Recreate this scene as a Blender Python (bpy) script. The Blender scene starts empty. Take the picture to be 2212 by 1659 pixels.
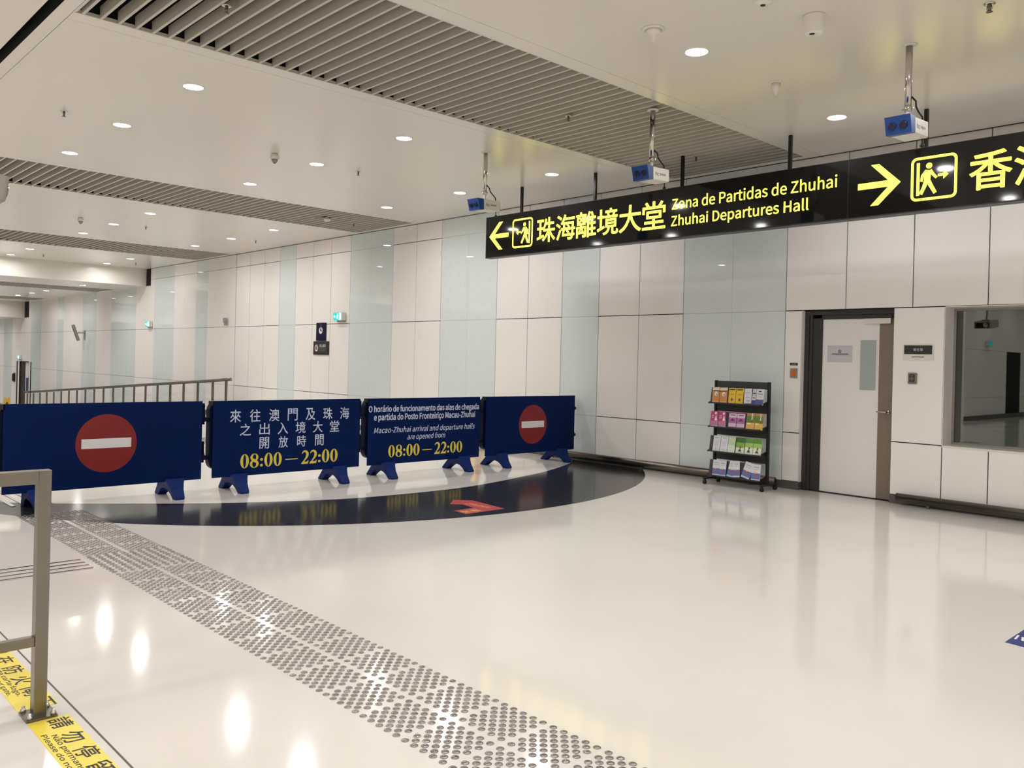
import bpy, bmesh, math, random
from mathutils import Matrix, Vector

scene = bpy.context.scene
COL = scene.collection
random.seed(7)

# ------------------------------------------------------------------ camera
cam_data = bpy.data.cameras.new('camera')
cam = bpy.data.objects.new('camera', cam_data)
COL.objects.link(cam)
YAW, PITCH, ROLL = -.8139, -.0025, .0243
_f = Vector((math.sin(YAW) * math.cos(PITCH), math.cos(YAW) * math.cos(PITCH), math.sin(PITCH)))
_r = Vector((math.cos(YAW), -math.sin(YAW), 0))
_u = _r.cross(_f)
RV = _r * math.cos(ROLL) + _u * math.sin(ROLL)
UV = -_r * math.sin(ROLL) + _u * math.cos(ROLL)
m = Matrix.Identity(4)
for i in range(3):
    m[i][0], m[i][1], m[i][2] = RV[i], UV[i], -_f[i]
m.translation = (0, 0, 1.55)
cam.matrix_world = m
cam_data.sensor_fit = 'HORIZONTAL'
cam_data.sensor_width = 36
cam_data.lens = 36 * 1820.9 / 2212
cam_data.shift_x = (1106 - 1107.6) / 2212
cam_data.shift_y = -(829.5 - 784.06) / 2212
cam_data.clip_start = .05
cam_data.clip_end = 200
scene.camera = cam

# ------------------------------------------------------------------ world, exposure
w = bpy.data.worlds.new('world'); scene.world = w; w.use_nodes = True
w.node_tree.nodes['Background'].inputs[0].default_value = (0, 0, 0, 1)
w.node_tree.nodes['Background'].inputs[1].default_value = 0
scene.view_settings.view_transform = 'Standard'
scene.view_settings.look = 'None'
scene.view_settings.exposure = 0.0
scene.view_settings.gamma = 1
scene.view_settings.use_curve_mapping = False
scene.cycles.max_bounces = 7
scene.cycles.diffuse_bounces = 5
scene.cycles.glossy_bounces = 4
scene.cycles.transmission_bounces = 6
scene.cycles.caustics_reflective = False
scene.cycles.sample_clamp_indirect = 6
scene.cycles.use_adaptive_sampling = True
scene.cycles.adaptive_threshold = .04
scene.cycles.adaptive_min_samples = 20

LAMP_POWER = 17.5              # watts of light from each downlight
LENS_GLOW = 16.0               # radiance of the frosted lens seen from the side
LAMP_COL = (1.0, .985, .968)
LAMP_R = .088

# ------------------------------------------------------------------ helpers
def lin(c):
    c = c / 255
    return c / 12.92 if c <= .04045 else ((c + .055) / 1.055) ** 2.4

def rgb(r, g, b):
    return (lin(r), lin(g), lin(b), 1)

MATS = {}
def mat(name, col, rough=.5, metal=0, spec=.5, emit=None, estr=0, coat=0, coat_rough=.03, noise=0, nscale=4, rnoise=0, bump=0, bscale=20):
    if name in MATS: return MATS[name]
    ma = bpy.data.materials.new(name); ma.use_nodes = True
    nt = ma.node_tree; b = nt.nodes['Principled BSDF']
    b.inputs['Base Color'].default_value = col
    b.inputs['Roughness'].default_value = rough
    b.inputs['Metallic'].default_value = metal
    b.inputs['Specular IOR Level'].default_value = spec
    if coat:
        b.inputs['Coat Weight'].default_value = coat
        b.inputs['Coat Roughness'].default_value = coat_rough
    if emit:
        b.inputs['Emission Color'].default_value = emit
        b.inputs['Emission Strength'].default_value = estr
    if noise or rnoise or bump:
        tc = nt.nodes.new('ShaderNodeTexCoord')
        n = nt.nodes.new('ShaderNodeTexNoise'); n.inputs['Scale'].default_value = nscale
        n.inputs['Detail'].default_value = 4
        nt.links.new(tc.outputs['Object'], n.inputs['Vector'])
        if noise:
            r = nt.nodes.new('ShaderNodeMapRange')
            r.inputs[1].default_value = .3; r.inputs[2].default_value = .7
            r.inputs[3].default_value = 1 - noise; r.inputs[4].default_value = 1 + noise
            nt.links.new(n.outputs['Fac'], r.inputs[0])
            hs = nt.nodes.new('ShaderNodeHueSaturation'); hs.inputs['Color'].default_value = col
            nt.links.new(r.outputs[0], hs.inputs['Value'])
            nt.links.new(hs.outputs[0], b.inputs['Base Color'])
        if rnoise:
            r = nt.nodes.new('ShaderNodeMapRange')
            r.inputs[1].default_value = .3; r.inputs[2].default_value = .7
            r.inputs[3].default_value = rough - rnoise; r.inputs[4].default_value = rough + rnoise
            nt.links.new(n.outputs['Fac'], r.inputs[0]); nt.links.new(r.outputs[0], b.inputs['Roughness'])
        if bump:
            n2 = nt.nodes.new('ShaderNodeTexNoise'); n2.inputs['Scale'].default_value = bscale
            nt.links.new(tc.outputs['Object'], n2.inputs['Vector'])
            bp = nt.nodes.new('ShaderNodeBump'); bp.inputs['Strength'].default_value = bump
            bp.inputs['Distance'].default_value = .01
            nt.links.new(n2.outputs['Fac'], bp.inputs['Height']); nt.links.new(bp.outputs[0], b.inputs['Normal'])
    MATS[name] = ma
    return ma

M_FLOOR = mat('floor_cream_resin', rgb(224, 219, 213), .095, spec=.42, noise=.03, nscale=.9, rnoise=.02, bump=.02, bscale=1.3)
M_BAND = mat('floor_dark_resin', rgb(48, 48, 50), .13, spec=.18, noise=.04, nscale=2)
M_GREYBAND = mat('floor_grey_resin', rgb(128, 122, 116), .12)
M_SEAM = mat('floor_seam', rgb(96, 88, 82), .6)
M_CEIL = mat('ceiling_satin_panel', rgb(223, 218, 210), .22, spec=.45, noise=.01, nscale=.6)
M_SLAT = mat('slat_grey', rgb(196, 190, 178), .4)
M_SLATBACK = mat('plenum_black', rgb(18, 17, 16), .9)
M_BEIGE = mat('wall_panel_beige', rgb(245, 241, 238), .3, spec=.4, noise=.008, nscale=.8)
M_JOINT = mat('wall_joint_dark', rgb(13, 11, 10), .8)
M_BASE = mat('base_grey', rgb(92, 88, 84), .5)
M_STEEL = mat('brushed_steel', rgb(142, 136, 126), .3, metal=1, noise=.04, nscale=14)
M_STEELDK = mat('bumper_steel', rgb(128, 120, 112), .3, metal=1)
M_CHROME = mat('bright_chrome', rgb(205, 200, 195), .14, metal=1)
M_STUD = mat('stud_steel', rgb(154, 148, 147), .24, metal=1)
M_BLUE = mat('barrier_blue', rgb(2, 29, 80), .5, spec=.10, noise=.02, nscale=3)
M_NAVY = mat('barrier_navy_plastic', rgb(3, 14, 44), .5, spec=.15)
M_FOOT = mat('barrier_foot_blue', rgb(6, 36, 100), .5, spec=.15)
M_RED = mat('sign_red', rgb(132, 20, 26), .45)
M_WHITE = mat('sign_white', rgb(226, 226, 228), .5)
M_LETTER = mat('letter_white', rgb(206, 214, 236), .5)
M_YLETTER = mat('letter_yellow', rgb(226, 204, 74), .5)
M_BLACK = mat('satin_black', rgb(18, 18, 18), .3, spec=.5)
M_SIGNBLACK = mat('sign_face_black', rgb(14, 14, 14), .06, spec=.5)
M_SIGNEDGE = mat('sign_edge_grey', rgb(44, 43, 42), .4)
M_GLOW = mat('lit_yellow', (0, 0, 0, 1), .4, emit=(1, .90, .085, 1), estr=2.5)
M_LENS = mat('lamp_lens', (1, 1, 1, 1), .4, emit=LAMP_COL + (1,), estr=LENS_GLOW)
M_PLASTIC = mat('white_plastic', rgb(226, 222, 214), .45)
M_GREYPL = mat('grey_plastic', rgb(150, 146, 140), .5)
M_CAMBLUE = mat('camera_blue', rgb(12, 62, 132), .4)
M_DOOR = mat('door_white', rgb(236, 233, 231), .4)
M_DFRAME = mat('door_frame_dark', rgb(52, 48, 45), .4)
M_DSTEEL = mat('door_steel_strip', rgb(140, 127, 113), .42, metal=.6)
M_FROST = mat('frosted_glass', rgb(170, 180, 178), .3)
M_GREEN = mat('exit_green_lit', (0, .02, .015, 1), .4, emit=(.0, .74, .66, 1), estr=1.1)
M_EXITW = mat('exit_white_lit', (1, 1, 1, 1), .4, emit=(.75, 1, .92, 1), estr=1.5)
M_YELLOW = mat('yellow_plastic', rgb(232, 178, 40), .4)
M_STICK = mat('sticker_yellow', rgb(236, 214, 72), .35)
M_ARROWBLUE = mat('sticker_blue', rgb(44, 58, 120), .4)
M_ARROWRED = mat('sticker_red', rgb(172, 28, 44), .4)
M_GOLD = mat('sticker_gold', rgb(236, 186, 92), .4)
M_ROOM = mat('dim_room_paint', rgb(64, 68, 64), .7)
M_PAPER = mat('paper', rgb(202, 202, 208), .6)
M_NAVYSIGN = mat('sign_navy', rgb(22, 24, 54), .25)
M_CHARCOAL = mat('sign_charcoal', rgb(46, 45, 42), .45)
M_RACK = mat('rack_black', rgb(24, 24, 26), .5)
M_RACKPANEL = mat('rack_panel_charcoal', rgb(58, 60, 62), .55)
M_RUBBER = mat('black_rubber', rgb(16, 16, 16), .7)
M_ORANGE = mat('orange_button', rgb(206, 104, 36), .4)

def glass_panel_material():
    """pale blue-green back-painted glass with a faint etched leaf pattern"""
    ma = bpy.data.materials.new('wall_panel_glass'); ma.use_nodes = True
    nt = ma.node_tree; b = nt.nodes['Principled BSDF']
    tc = nt.nodes.new('ShaderNodeTexCoord')
    mp = nt.nodes.new('ShaderNodeMapping'); mp.inputs['Scale'].default_value = (2.4, 2.4, 2.4)
    nt.links.new(tc.outputs['Object'], mp.inputs[0])
    v = nt.nodes.new('ShaderNodeTexVoronoi'); v.feature = 'DISTANCE_TO_EDGE'; v.inputs['Scale'].default_value = 2.2
    nt.links.new(mp.outputs[0], v.inputs['Vector'])
    r = nt.nodes.new('ShaderNodeMapRange'); r.inputs[1].default_value = .02; r.inputs[2].default_value = .12
    nt.links.new(v.outputs['Distance'], r.inputs[0])
    mx = nt.nodes.new('ShaderNodeMix'); mx.data_type = 'RGBA'
    mx.inputs[6].default_value = rgb(226, 234, 234); mx.inputs[7].default_value = rgb(223.5, 232.5, 232.5)
    nt.links.new(r.outputs[0], mx.inputs[0]); nt.links.new(mx.outputs[2], b.inputs['Base Color'])
    b.inputs['Roughness'].default_value = .015
    b.inputs['Specular IOR Level'].default_value = .5
    return ma
M_GLASSP = glass_panel_material()

def window_glass_material():
    ma = bpy.data.materials.new('window_glass'); ma.use_nodes = True
    nt = ma.node_tree; nt.nodes.clear()
    o = nt.nodes.new('ShaderNodeOutputMaterial')
    t = nt.nodes.new('ShaderNodeBsdfTransparent'); t.inputs[0].default_value = (.62, .67, .64, 1)
    g = nt.nodes.new('ShaderNodeBsdfGlossy'); g.inputs['Roughness'].default_value = .01
    g.inputs[0].default_value = (.92, .96, .94, 1)
    fr = nt.nodes.new('ShaderNodeFresnel'); fr.inputs[0].default_value = 2.1
    mx = nt.nodes.new('ShaderNodeMixShader')
    nt.links.new(fr.outputs[0], mx.inputs[0]); nt.links.new(t.outputs[0], mx.inputs[1]); nt.links.new(g.outputs[0], mx.inputs[2])
    nt.links.new(mx.outputs[0], o.inputs[0])
    return ma
M_WINGLASS = window_glass_material()

class MB:
    """collects shapes, each with its material, and links them as one mesh object"""
    def __init__(s):
        s.bm = bmesh.new(); s.mats = []; s.smooth = False
    def mi(s, ma):
        if ma not in s.mats: s.mats.append(ma)
        return s.mats.index(ma)
    def box(s, x0, x1, y0, y1, z0, z1, ma, mtx=None):
        v = [s.bm.verts.new(Vector(p) if mtx is None else mtx @ Vector(p)) for p in
             ((x0, y0, z0), (x1, y0, z0), (x1, y1, z0), (x0, y1, z0), (x0, y0, z1), (x1, y0, z1), (x1, y1, z1), (x0, y1, z1))]
        i = s.mi(ma)
        for f in ((3, 2, 1, 0), (4, 5, 6, 7), (0, 1, 5, 4), (1, 2, 6, 5), (2, 3, 7, 6), (3, 0, 4, 7)):
            fc = s.bm.faces.new([v[k] for k in f]); fc.material_index = i
        return s
    def rbox(s, x0, x1, y0, y1, z0, z1, ma, r=.01, axis='y', seg=4, mtx=None):
        """box whose outline across `axis` has rounded corners"""
        if axis == 'y': a0, a1, b0, b1, c0, c1 = x0, x1, z0, z1, y0, y1
        elif axis == 'x': a0, a1, b0, b1, c0, c1 = y0, y1, z0, z1, x0, x1
        else: a0, a1, b0, b1, c0, c1 = x0, x1, y0, y1, z0, z1
        pts = []
        for (cx, cy, st) in ((a1 - r, b1 - r, 0), (a0 + r, b1 - r, 90), (a0 + r, b0 + r, 180), (a1 - r, b0 + r, 270)):
            for k in range(seg + 1):
                t = math.radians(st + 90 * k / seg)
                pts.append((cx + r * math.cos(t), cy + r * math.sin(t)))
        s.prism(pts, c0, c1, ma, axis, mtx)
        return s
    def prism(s, pts, c0, c1, ma, axis='z', mtx=None):
        def P(a, b, c):
            p = Vector((a, b, c)) if axis == 'z' else (Vector((a, c, b)) if axis == 'y' else Vector((c, a, b)))
            return p if mtx is None else mtx @ p
        i = s.mi(ma); n = len(pts)
        lo = [s.bm.verts.new(P(a, b, c0)) for a, b in pts]; hi = [s.bm.verts.new(P(a, b, c1)) for a, b in pts]
        for f in (s.bm.faces.new(lo[::-1]), s.bm.faces.new(hi)): f.material_index = i
        for k in range(n):
            f = s.bm.faces.new((lo[k], lo[(k + 1) % n], hi[(k + 1) % n], hi[k])); f.material_index = i
        return s
    def lathe(s, prof, ma, mtx=None, seg=20):
        """prof: (radius, height) from bottom to top, about local Z"""
        i = s.mi(ma); rings = []
        for r, h in prof:
            if r < 1e-6:
                p = Vector((0, 0, h)); rings.append([s.bm.verts.new(p if mtx is None else mtx @ p)])
            else:
                ring = []
                for k in range(seg):
                    a = 2 * math.pi * k / seg
                    p = Vector((r * math.cos(a), r * math.sin(a), h)); ring.append(s.bm.verts.new(p if mtx is None else mtx @ p))
                rings.append(ring)
        for a, b in zip(rings, rings[1:]):
            for k in range(seg):
                k2 = (k + 1) % seg
                if len(a) == 1 and len(b) == 1: continue
                if len(a) == 1: f = s.bm.faces.new((a[0], b[k2], b[k]))
                elif len(b) == 1: f = s.bm.faces.new((a[k], a[k2], b[0]))
                else: f = s.bm.faces.new((a[k], a[k2], b[k2], b[k]))
                f.material_index = i; f.smooth = True
        for ring, rev in ((rings[0], True), (rings[-1], False)):
            if len(ring) > 1:
                f = s.bm.faces.new(ring[::-1] if rev else ring); f.material_index = i
        return s
    def tube(s, pts, r, ma, seg=10):
        i = s.mi(ma); pts = [Vector(p) for p in pts]; rings = []
        for k, p in enumerate(pts):
            d = (pts[min(k + 1, len(pts) - 1)] - pts[max(k - 1, 0)]).normalized()
            a = d.orthogonal().normalized() if k == 0 else (a - d * a.dot(d)).normalized()
            b = d.cross(a)
            rings.append([s.bm.verts.new(p + (a * math.cos(2 * math.pi * j / seg) + b * math.sin(2 * math.pi * j / seg)) * r) for j in range(seg)])
        for q, t in zip(rings, rings[1:]):
            for j in range(seg):
                f = s.bm.faces.new((q[j], q[(j + 1) % seg], t[(j + 1) % seg], t[j])); f.material_index = i; f.smooth = True
        for ring, rev in ((rings[0], True), (rings[-1], False)):
            f = s.bm.faces.new(ring[::-1] if rev else ring); f.material_index = i
        return s
    def poly(s, pts, ma, mtx=None):
        i = s.mi(ma)
        f = s.bm.faces.new([s.bm.verts.new(Vector(p) if mtx is None else mtx @ Vector(p)) for p in pts]); f.material_index = i
        return s
    def mesh(s, me, ma, mtx):
        i = s.mi(ma); n0 = len(s.bm.verts); f0 = len(s.bm.faces)
        s.bm.from_mesh(me); s.bm.verts.ensure_lookup_table(); s.bm.faces.ensure_lookup_table()
        for v in s.bm.verts[n0:]: v.co = mtx @ v.co
        for f in s.bm.faces[f0:]: f.material_index = i
        return s
    def build(s, name, parent=None, loc=None, keepn=False):
        if not keepn:
            bmesh.ops.recalc_face_normals(s.bm, faces=s.bm.faces[:])
        me = bpy.data.meshes.new(name); s.bm.to_mesh(me); s.bm.free()
        for ma in s.mats: me.materials.append(ma)
        o = bpy.data.objects.new(name, me); COL.objects.link(o)
        if loc is not None: o.location = loc
        if parent is not None: o.parent = parent
        return o

def tag(o, label, cat, group=None):
    o['label'] = label; o['category'] = cat
    if group: o['group'] = group
    return o
def thing(name, label, cat, loc, group=None, rotz=0):
    o = bpy.data.objects.new(name, None); COL.objects.link(o); o.empty_display_size = .1
    o.location = loc; o.rotation_euler = (0, 0, rotz)
    return tag(o, label, cat, group)
def struct(o):
    o['kind'] = 'structure'; return o
def copy_tree(o, parent=None):
    c = o.copy(); COL.objects.link(c)
    if parent is not None: c.parent = parent
    for ch in list(o.children): copy_tree(ch, c)
    return c

# text -> mesh, laid out in the local XY plane
FONT_LATIN = None
try:
    import os
    FONT_LATIN = bpy.data.fonts.load(os.path.join(bpy.utils.system_resource('DATAFILES'), 'fonts', 'Noto Sans CJK Regular.woff2'))
except Exception:
    FONT_LATIN = None
_TC = {}
def text_mesh(s, bold=0., shear=0., spacing=1.):
    key = (s, bold, shear, spacing)
    if key not in _TC:
        cu = bpy.data.curves.new('lettering_curve', 'FONT'); cu.body = s; cu.size = 1; cu.offset = bold; cu.shear = shear
        cu.space_character = spacing; cu.resolution_u = 4
        if FONT_LATIN is not None and ord(s[0]) < 0x2000: cu.font = FONT_LATIN
        ob = bpy.data.objects.new('lettering_curve', cu); COL.objects.link(ob)
        bpy.context.view_layer.update()
        dg = bpy.context.evaluated_depsgraph_get()
        me = bpy.data.meshes.new_from_object(ob.evaluated_get(dg))
        bpy.data.objects.remove(ob); bpy.data.curves.remove(cu)
        _TC[key] = me
    return _TC[key]
def put_text(mb, s, ma, frame, a0, a1, b0, b1, bold=0., shear=0., keep=False, spacing=1.):
    """frame: 4x4 whose X/Y axes are the writing plane; the text fills a0..a1 x b0..b1 there"""
    me = text_mesh(s, 0, shear, spacing)
    xs = [v.co.x for v in me.vertices]; ys = [v.co.y for v in me.vertices]
    if not xs: return
    sx = (a1 - a0) / (max(xs) - min(xs)); sy = (b1 - b0) / (max(ys) - min(ys))
    if keep: sx = sy = min(sx, sy)
    mtx = frame @ Matrix.Translation(((a0 + a1) / 2, (b0 + b1) / 2, 0)) @ Matrix.Diagonal((sx, sy, 1, 1)) @ Matrix.Translation((-(max(xs) + min(xs)) / 2, -(max(ys) + min(ys)) / 2, 0))
    if not bold:
        mb.mesh(me, ma, mtx); return
    # heavier strokes: the same outline laid down again around itself
    r = bold * (b1 - b0)
    for k in range(8):
        a = math.pi * k / 4
        mb.mesh(me, ma, frame_shift(mtx, frame, r * math.cos(a), r * math.sin(a), k * 2e-5))
def frame_shift(mtx, frame, dx, dy, dz):
    return (frame @ Matrix.Translation((dx, dy, dz)) @ frame.inverted()) @ mtx
def frame(origin, ax, ay):
    ax, ay = Vector(ax), Vector(ay); az = ax.cross(ay); f = Matrix.Identity(4)
    for i in range(3): f[i][0], f[i][1], f[i][2], f[i][3] = ax[i], ay[i], az[i], origin[i]
    return f
def disc(mb, cx, cy, rx, ry, ma, fr, z=0, seg=40):
    mb.poly([(cx + rx * math.cos(2 * math.pi * k / seg), cy + ry * math.sin(2 * math.pi * k / seg), z) for k in range(seg)], ma, fr)
def ringpoly(mb, outer, inner, ma, fr, z=0):
    i = mb.mi(ma); n = len(outer)
    o = [mb.bm.verts.new(fr @ Vector((*p, z))) for p in outer]; q = [mb.bm.verts.new(fr @ Vector((*p, z))) for p in inner]
    for k in range(n):
        f = mb.bm.faces.new((o[k], o[(k + 1) % n], q[(k + 1) % n], q[k])); f.material_index = i
def rrect(a0, a1, b0, b1, r, seg=5):
    pts = []
    for (cx, cy, st) in ((a1 - r, b1 - r, 0), (a0 + r, b1 - r, 90), (a0 + r, b0 + r, 180), (a1 - r, b0 + r, 270)):
        for k in range(seg + 1):
            t = math.radians(st + 90 * k / seg); pts.append((cx + r * math.cos(t), cy + r * math.sin(t)))
    return pts
def stroke(mb, pts, ma, fr, z=0, caps=True):
    """pts: (a, b, width) along a pen stroke"""
    i = mb.mi(ma); L, R = [], []
    for k, (a, b, wd) in enumerate(pts):
        p0 = pts[max(k - 1, 0)]; p1 = pts[min(k + 1, len(pts) - 1)]
        d = Vector((p1[0] - p0[0], p1[1] - p0[1])).normalized(); n = Vector((-d.y, d.x)) * wd / 2
        L.append(mb.bm.verts.new(fr @ Vector((a + n.x, b + n.y, z)))); R.append(mb.bm.verts.new(fr @ Vector((a - n.x, b - n.y, z))))
    for k in range(len(pts) - 1):
        f = mb.bm.faces.new((L[k], R[k], R[k + 1], L[k + 1])); f.material_index = i

# ------------------------------------------------------------------ floor
WY = 10.0; H = 4.2; RAMP0, RAMP1, LOW = -20.6, -40.0, -1.2
mb = MB()
prof = [(9, 0), (RAMP0, 0), (RAMP1, LOW), (-62, LOW)]
for (xa, za), (xb, zb) in zip(prof, prof[1:]):
    mb.poly([(xb, -21, zb), (xa, -21, za), (xa, WY + .35, za), (xb, WY + .35, zb)], M_FLOOR)
mb.poly([(-42.3 - 1.2, WY + .3, LOW), (-41.5, WY + .3, LOW), (-41.5, WY + 1.2, LOW), (-43.5, WY + 1.2, LOW)], M_FLOOR)
struct(mb.build('floor'))

def catmull(P, n=8):
    out = []
    for k in range(len(P) - 1):
        p0, p1, p2, p3 = P[max(k - 1, 0)], P[k], P[k + 1], P[min(k + 2, len(P) - 1)]
        for j in range(n):
            t = j / n
            out.append(tuple(.5 * (2 * p1[i] + (p2[i] - p0[i]) * t + (2 * p0[i] - 5 * p1[i] + 4 * p2[i] - p3[i]) * t * t + (3 * p1[i] - p0[i] - 3 * p2[i] + p3[i]) * t ** 3) for i in range(2)))
    out.append(P[-1]); return out
# dark crescent inlay: outer edge is a true circle, inner edge a flatter arc
outer = []
a0 = math.atan2(9.96 - 6.41, math.sqrt(4.955 ** 2 - (9.96 - 6.41) ** 2)); a1 = math.radians(-112)
for k in range(97):
    a = a0 + (a1 - a0) * k / 96
    outer.append((-11.17 + 4.955 * math.cos(a), 6.41 + 4.955 * math.sin(a)))
inner = catmull([(-9.20, 9.96), (-8.854, 9.675), (-8.383, 8.73), (-8.09, 7.836), (-7.862, 6.91), (-7.80, 6.206), (-7.885, 5.15),
                 (-8.12, 4.44), (-8.47, 3.73), (-8.90, 3.08), (-9.32, 2.5), (-9.9, 1.95), (-10.8, 1.55), (-12.4, 1.5)], 8)
mb = MB(); i = mb.mi(M_BAND)
def resample(P, n):
    L = [0]
    for a, b in zip(P, P[1:]): L.append(L[-1] + math.dist(a, b))
    out = []
    for k in range(n):
        t = L[-1] * k / (n - 1); j = 0
        while j < len(L) - 2 and L[j + 1] < t: j += 1
        u = (t - L[j]) / max(L[j + 1] - L[j], 1e-9); out.append((P[j][0] + (P[j + 1][0] - P[j][0]) * u, P[j][1] + (P[j + 1][1] - P[j][1]) * u))
    return out
oo, ii = resample(outer, 90), resample(inner, 90)
vo = [mb.bm.verts.new((x, y, .0012)) for x, y in oo]; vi = [mb.bm.verts.new((x, y, .0012)) for x, y in ii]
for k in range(89):
    mb.bm.faces.new((vi[k], vo[k], vo[k + 1], vi[k + 1])).material_index = i
struct(mb.build('trim_1'))
# grey arcs behind the barriers and the line at the top of the ramp
mb = MB()
def arc_band(P, Q):
    p, q = resample(catmull(P), 30), resample(catmull(Q), 30); i = mb.mi(M_GREYBAND)
    a = [mb.bm.verts.new((x, y, .0012)) for x, y in p]; b = [mb.bm.verts.new((x, y, .0012)) for x, y in q]
    for k in range(29): mb.bm.faces.new((a[k], b[k], b[k + 1], a[k + 1])).material_index = i
arc_band([(-15.2, 2.0), (-14.76, 3.2), (-14.2, 6.23), (-15.23, 9.96)], [(-16.4, 2.0), (-15.85, 3.44), (-15.2, 6.64), (-16.3, 9.96)])
arc_band([(-20.1, 0), (-20.1, 4), (-20.1, 9.9)], [(-20.45, 0), (-20.45, 4), (-20.45, 9.9)])
struct(mb.build('trim_2'))
mb = MB(); mb.box(-19, 8, 1.146, 1.154, .0002, .001, M_SEAM); struct(mb.build('trim_3'))

# ------------------------------------------------------------------ main wall
PITCHX = .7925
xs = [-3.115 - PITCHX * k for k in range(0, 24)]                     # panel joints right of the expansion joint
xs_r = [-3.115 + PITCHX * k for k in range(1, 15)]
xs_l = [-22.33 - PITCHX * k for k in range(0, 48)]
glass_cols = [(3, 4), (7, 7), (10, 11), (14, 15), (19, 19)]
def col_mat(k):
    return M_GLASSP if any(a <= k <= b for a, b in glass_cols) else M_BEIGE
LEFT_GLASS = [(-23.92, -23.1), (-27.2, -25.4), (-31.1, -28.6), (-34.3, -32.5), (-37.5, -36.4), (-41.4, -39.7), (-45.9, -44.5), (-49.5, -48.7)]
mb = MB()
def panel(x0, x1, z0, z1, ma, gx=None):
    g = .006 if gx is None else gx
    mb.box(x0 + g, x1 - g, WY, WY + .02, z0 + g, z1 - g, ma)
DX0, DX1, DZ = -5.262, -4.118, 2.278
WX0, WX1, WZ0, WZ1 = -3.552, 1.28, .715, 2.272
ZJ = (.10, .719, 2.278, 3.852, H)
cols = sorted(xs_r + xs)
for x0, x1 in zip(cols, cols[1:]):
    xm = (x0 + x1) / 2
    k = int(round((-3.115 - x1) / PITCHX)) if x1 <= -3.1 else -1
    ma = col_mat(k) if k >= 0 else M_BEIGE
    g = .0015 if ma is M_GLASSP else .006
    for r in range(4):
        z0, z1 = ZJ[r], ZJ[r + 1]
        if r < 2 and x0 > -5.52 and x1 < 1.3: continue
        e0 = .006 if (ma is M_GLASSP and col_mat(k + 1) is not M_GLASSP) else g
        e1 = .006 if (ma is M_GLASSP and col_mat(max(k - 1, 0)) is not M_GLASSP) else g
        mb.box(x0 + e0, x1 - e1, WY, WY + .02, z0 + g, z1 - g, ma)
# around the door and the window
panel(-5.494, DX0, .719, 2.278, M_BEIGE); panel(-5.494, DX0, .10, .719, M_BEIGE)
panel(DX1, WX0, .715, 2.278, M_BEIGE); panel(DX1, WX0, .10, .715, M_BEIGE)
cw = [WX0, -3.075] + [-3.075 + PITCHX * k for k in range(1, 6)] + [WX1]
for x0, x1 in zip(cw, cw[1:]): panel(x0, x1, .10, .715, M_BEIGE)
# left part: the panels run down behind the ramp
cols = sorted(xs_l)
for x0, x1 in zip(cols, cols[1:]):
    xm = (x0 + x1) / 2
    ma = M_GLASSP if any(a < xm < b for a, b in LEFT_GLASS) else M_BEIGE
    g = .0015
    top = 4.2 if x0 > -28.3 else (3.66 if x0 > -42.6 else 2.95)
    zz = [LOW + .1, .719, 2.278] + ([3.852] if top > 3.9 else []) + [top]
    for z0, z1 in zip(zz, zz[1:]):
        if z0 < .5 and -43.5 < xm < -41.2:
            if z1 < 1: mb.box(x0 + g, x1 - g, WY, WY + .02, .99, 1.0, ma)
            continue
        if -43.5 < xm < -41.2 and z0 < 1.0: z0 = 1.0
        mb.box(x0 + g, x1 - g, WY, WY + .02, z0 + .004, z1 - .004, ma)
mb.box(-22.33, -21.37, WY, WY + .02, -.1, .716, M_BEIGE); mb.box(-22.33, -21.37, WY, WY + .02, .722, 2.275, M_BEIGE)
mb.box(-22.33, -21.37, WY, WY + .02, 2.281, 3.849, M_BEIGE); mb.box(-22.33, -21.37, WY, WY + .02, 3.855, H, M_BEIGE)
mb.box(-43.45, -43.2, WY, WY + .02, LOW, .99, M_BEIGE); mb.box(-41.6, -41.2, WY, WY + .02, LOW, .99, M_BEIGE)
# backing behind the joints
def back(x0, x1, z0, z1): mb.box(x0, x1, WY + .021, WY + .30, z0, z1, M_JOINT)
back(-62, -43.2, -1.3, 5); back(-43.2, -41.6, 1.0, 5); back(-41.6, DX0, -1.3, 5); back(DX0, DX1, DZ, 5)
back(DX1, WX0, -.1, 5); back(WX0, WX1, -.1, WZ0); back(WX0, WX1, WZ1, 5); back(WX1, 9, -.1, 5)
# reveals of the door and window openings, sill
mb.box(DX0 - .001, DX0 + .003, WY, WY + .07, .1, DZ, M_BEIGE)
mb.box(WX0 - .002, WX0 + .004, WY, WY + .285, WZ0, WZ1, M_BEIGE)
mb.box(WX0, WX1, WY - .004, WY + .285, WZ0 - .02, WZ0 + .004, M_PLASTIC)
mb.box(WX0, WX1, WY - .002, WY + .285, WZ1 - .004, WZ1 + .006, M_PLASTIC)
struct(mb.build('wall_right'))

# baseboards
mb = MB()
mb.box(-21.3, -5.30, WY + .004, WY + .022, 0, .10, M_BASE); mb.box(-5.494, DX0 + .002, WY - .004, WY + .07, 0, .098, M_BASE)
mb.box(DX1 - .001, 8.6, WY - .004, WY + .022, 0, .098, M_BASE)
mb.poly([(-21.3, WY - .004, -.05), (-40, WY - .004, LOW), (-40, WY - .004, LOW + .1), (-21.3, WY - .004, .08)], M_BASE)
mb.box(-62, -43.2, WY - .006, WY + .02, LOW, LOW + .1, M_BASE)
struct(mb.build('baseboard_right'))

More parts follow.
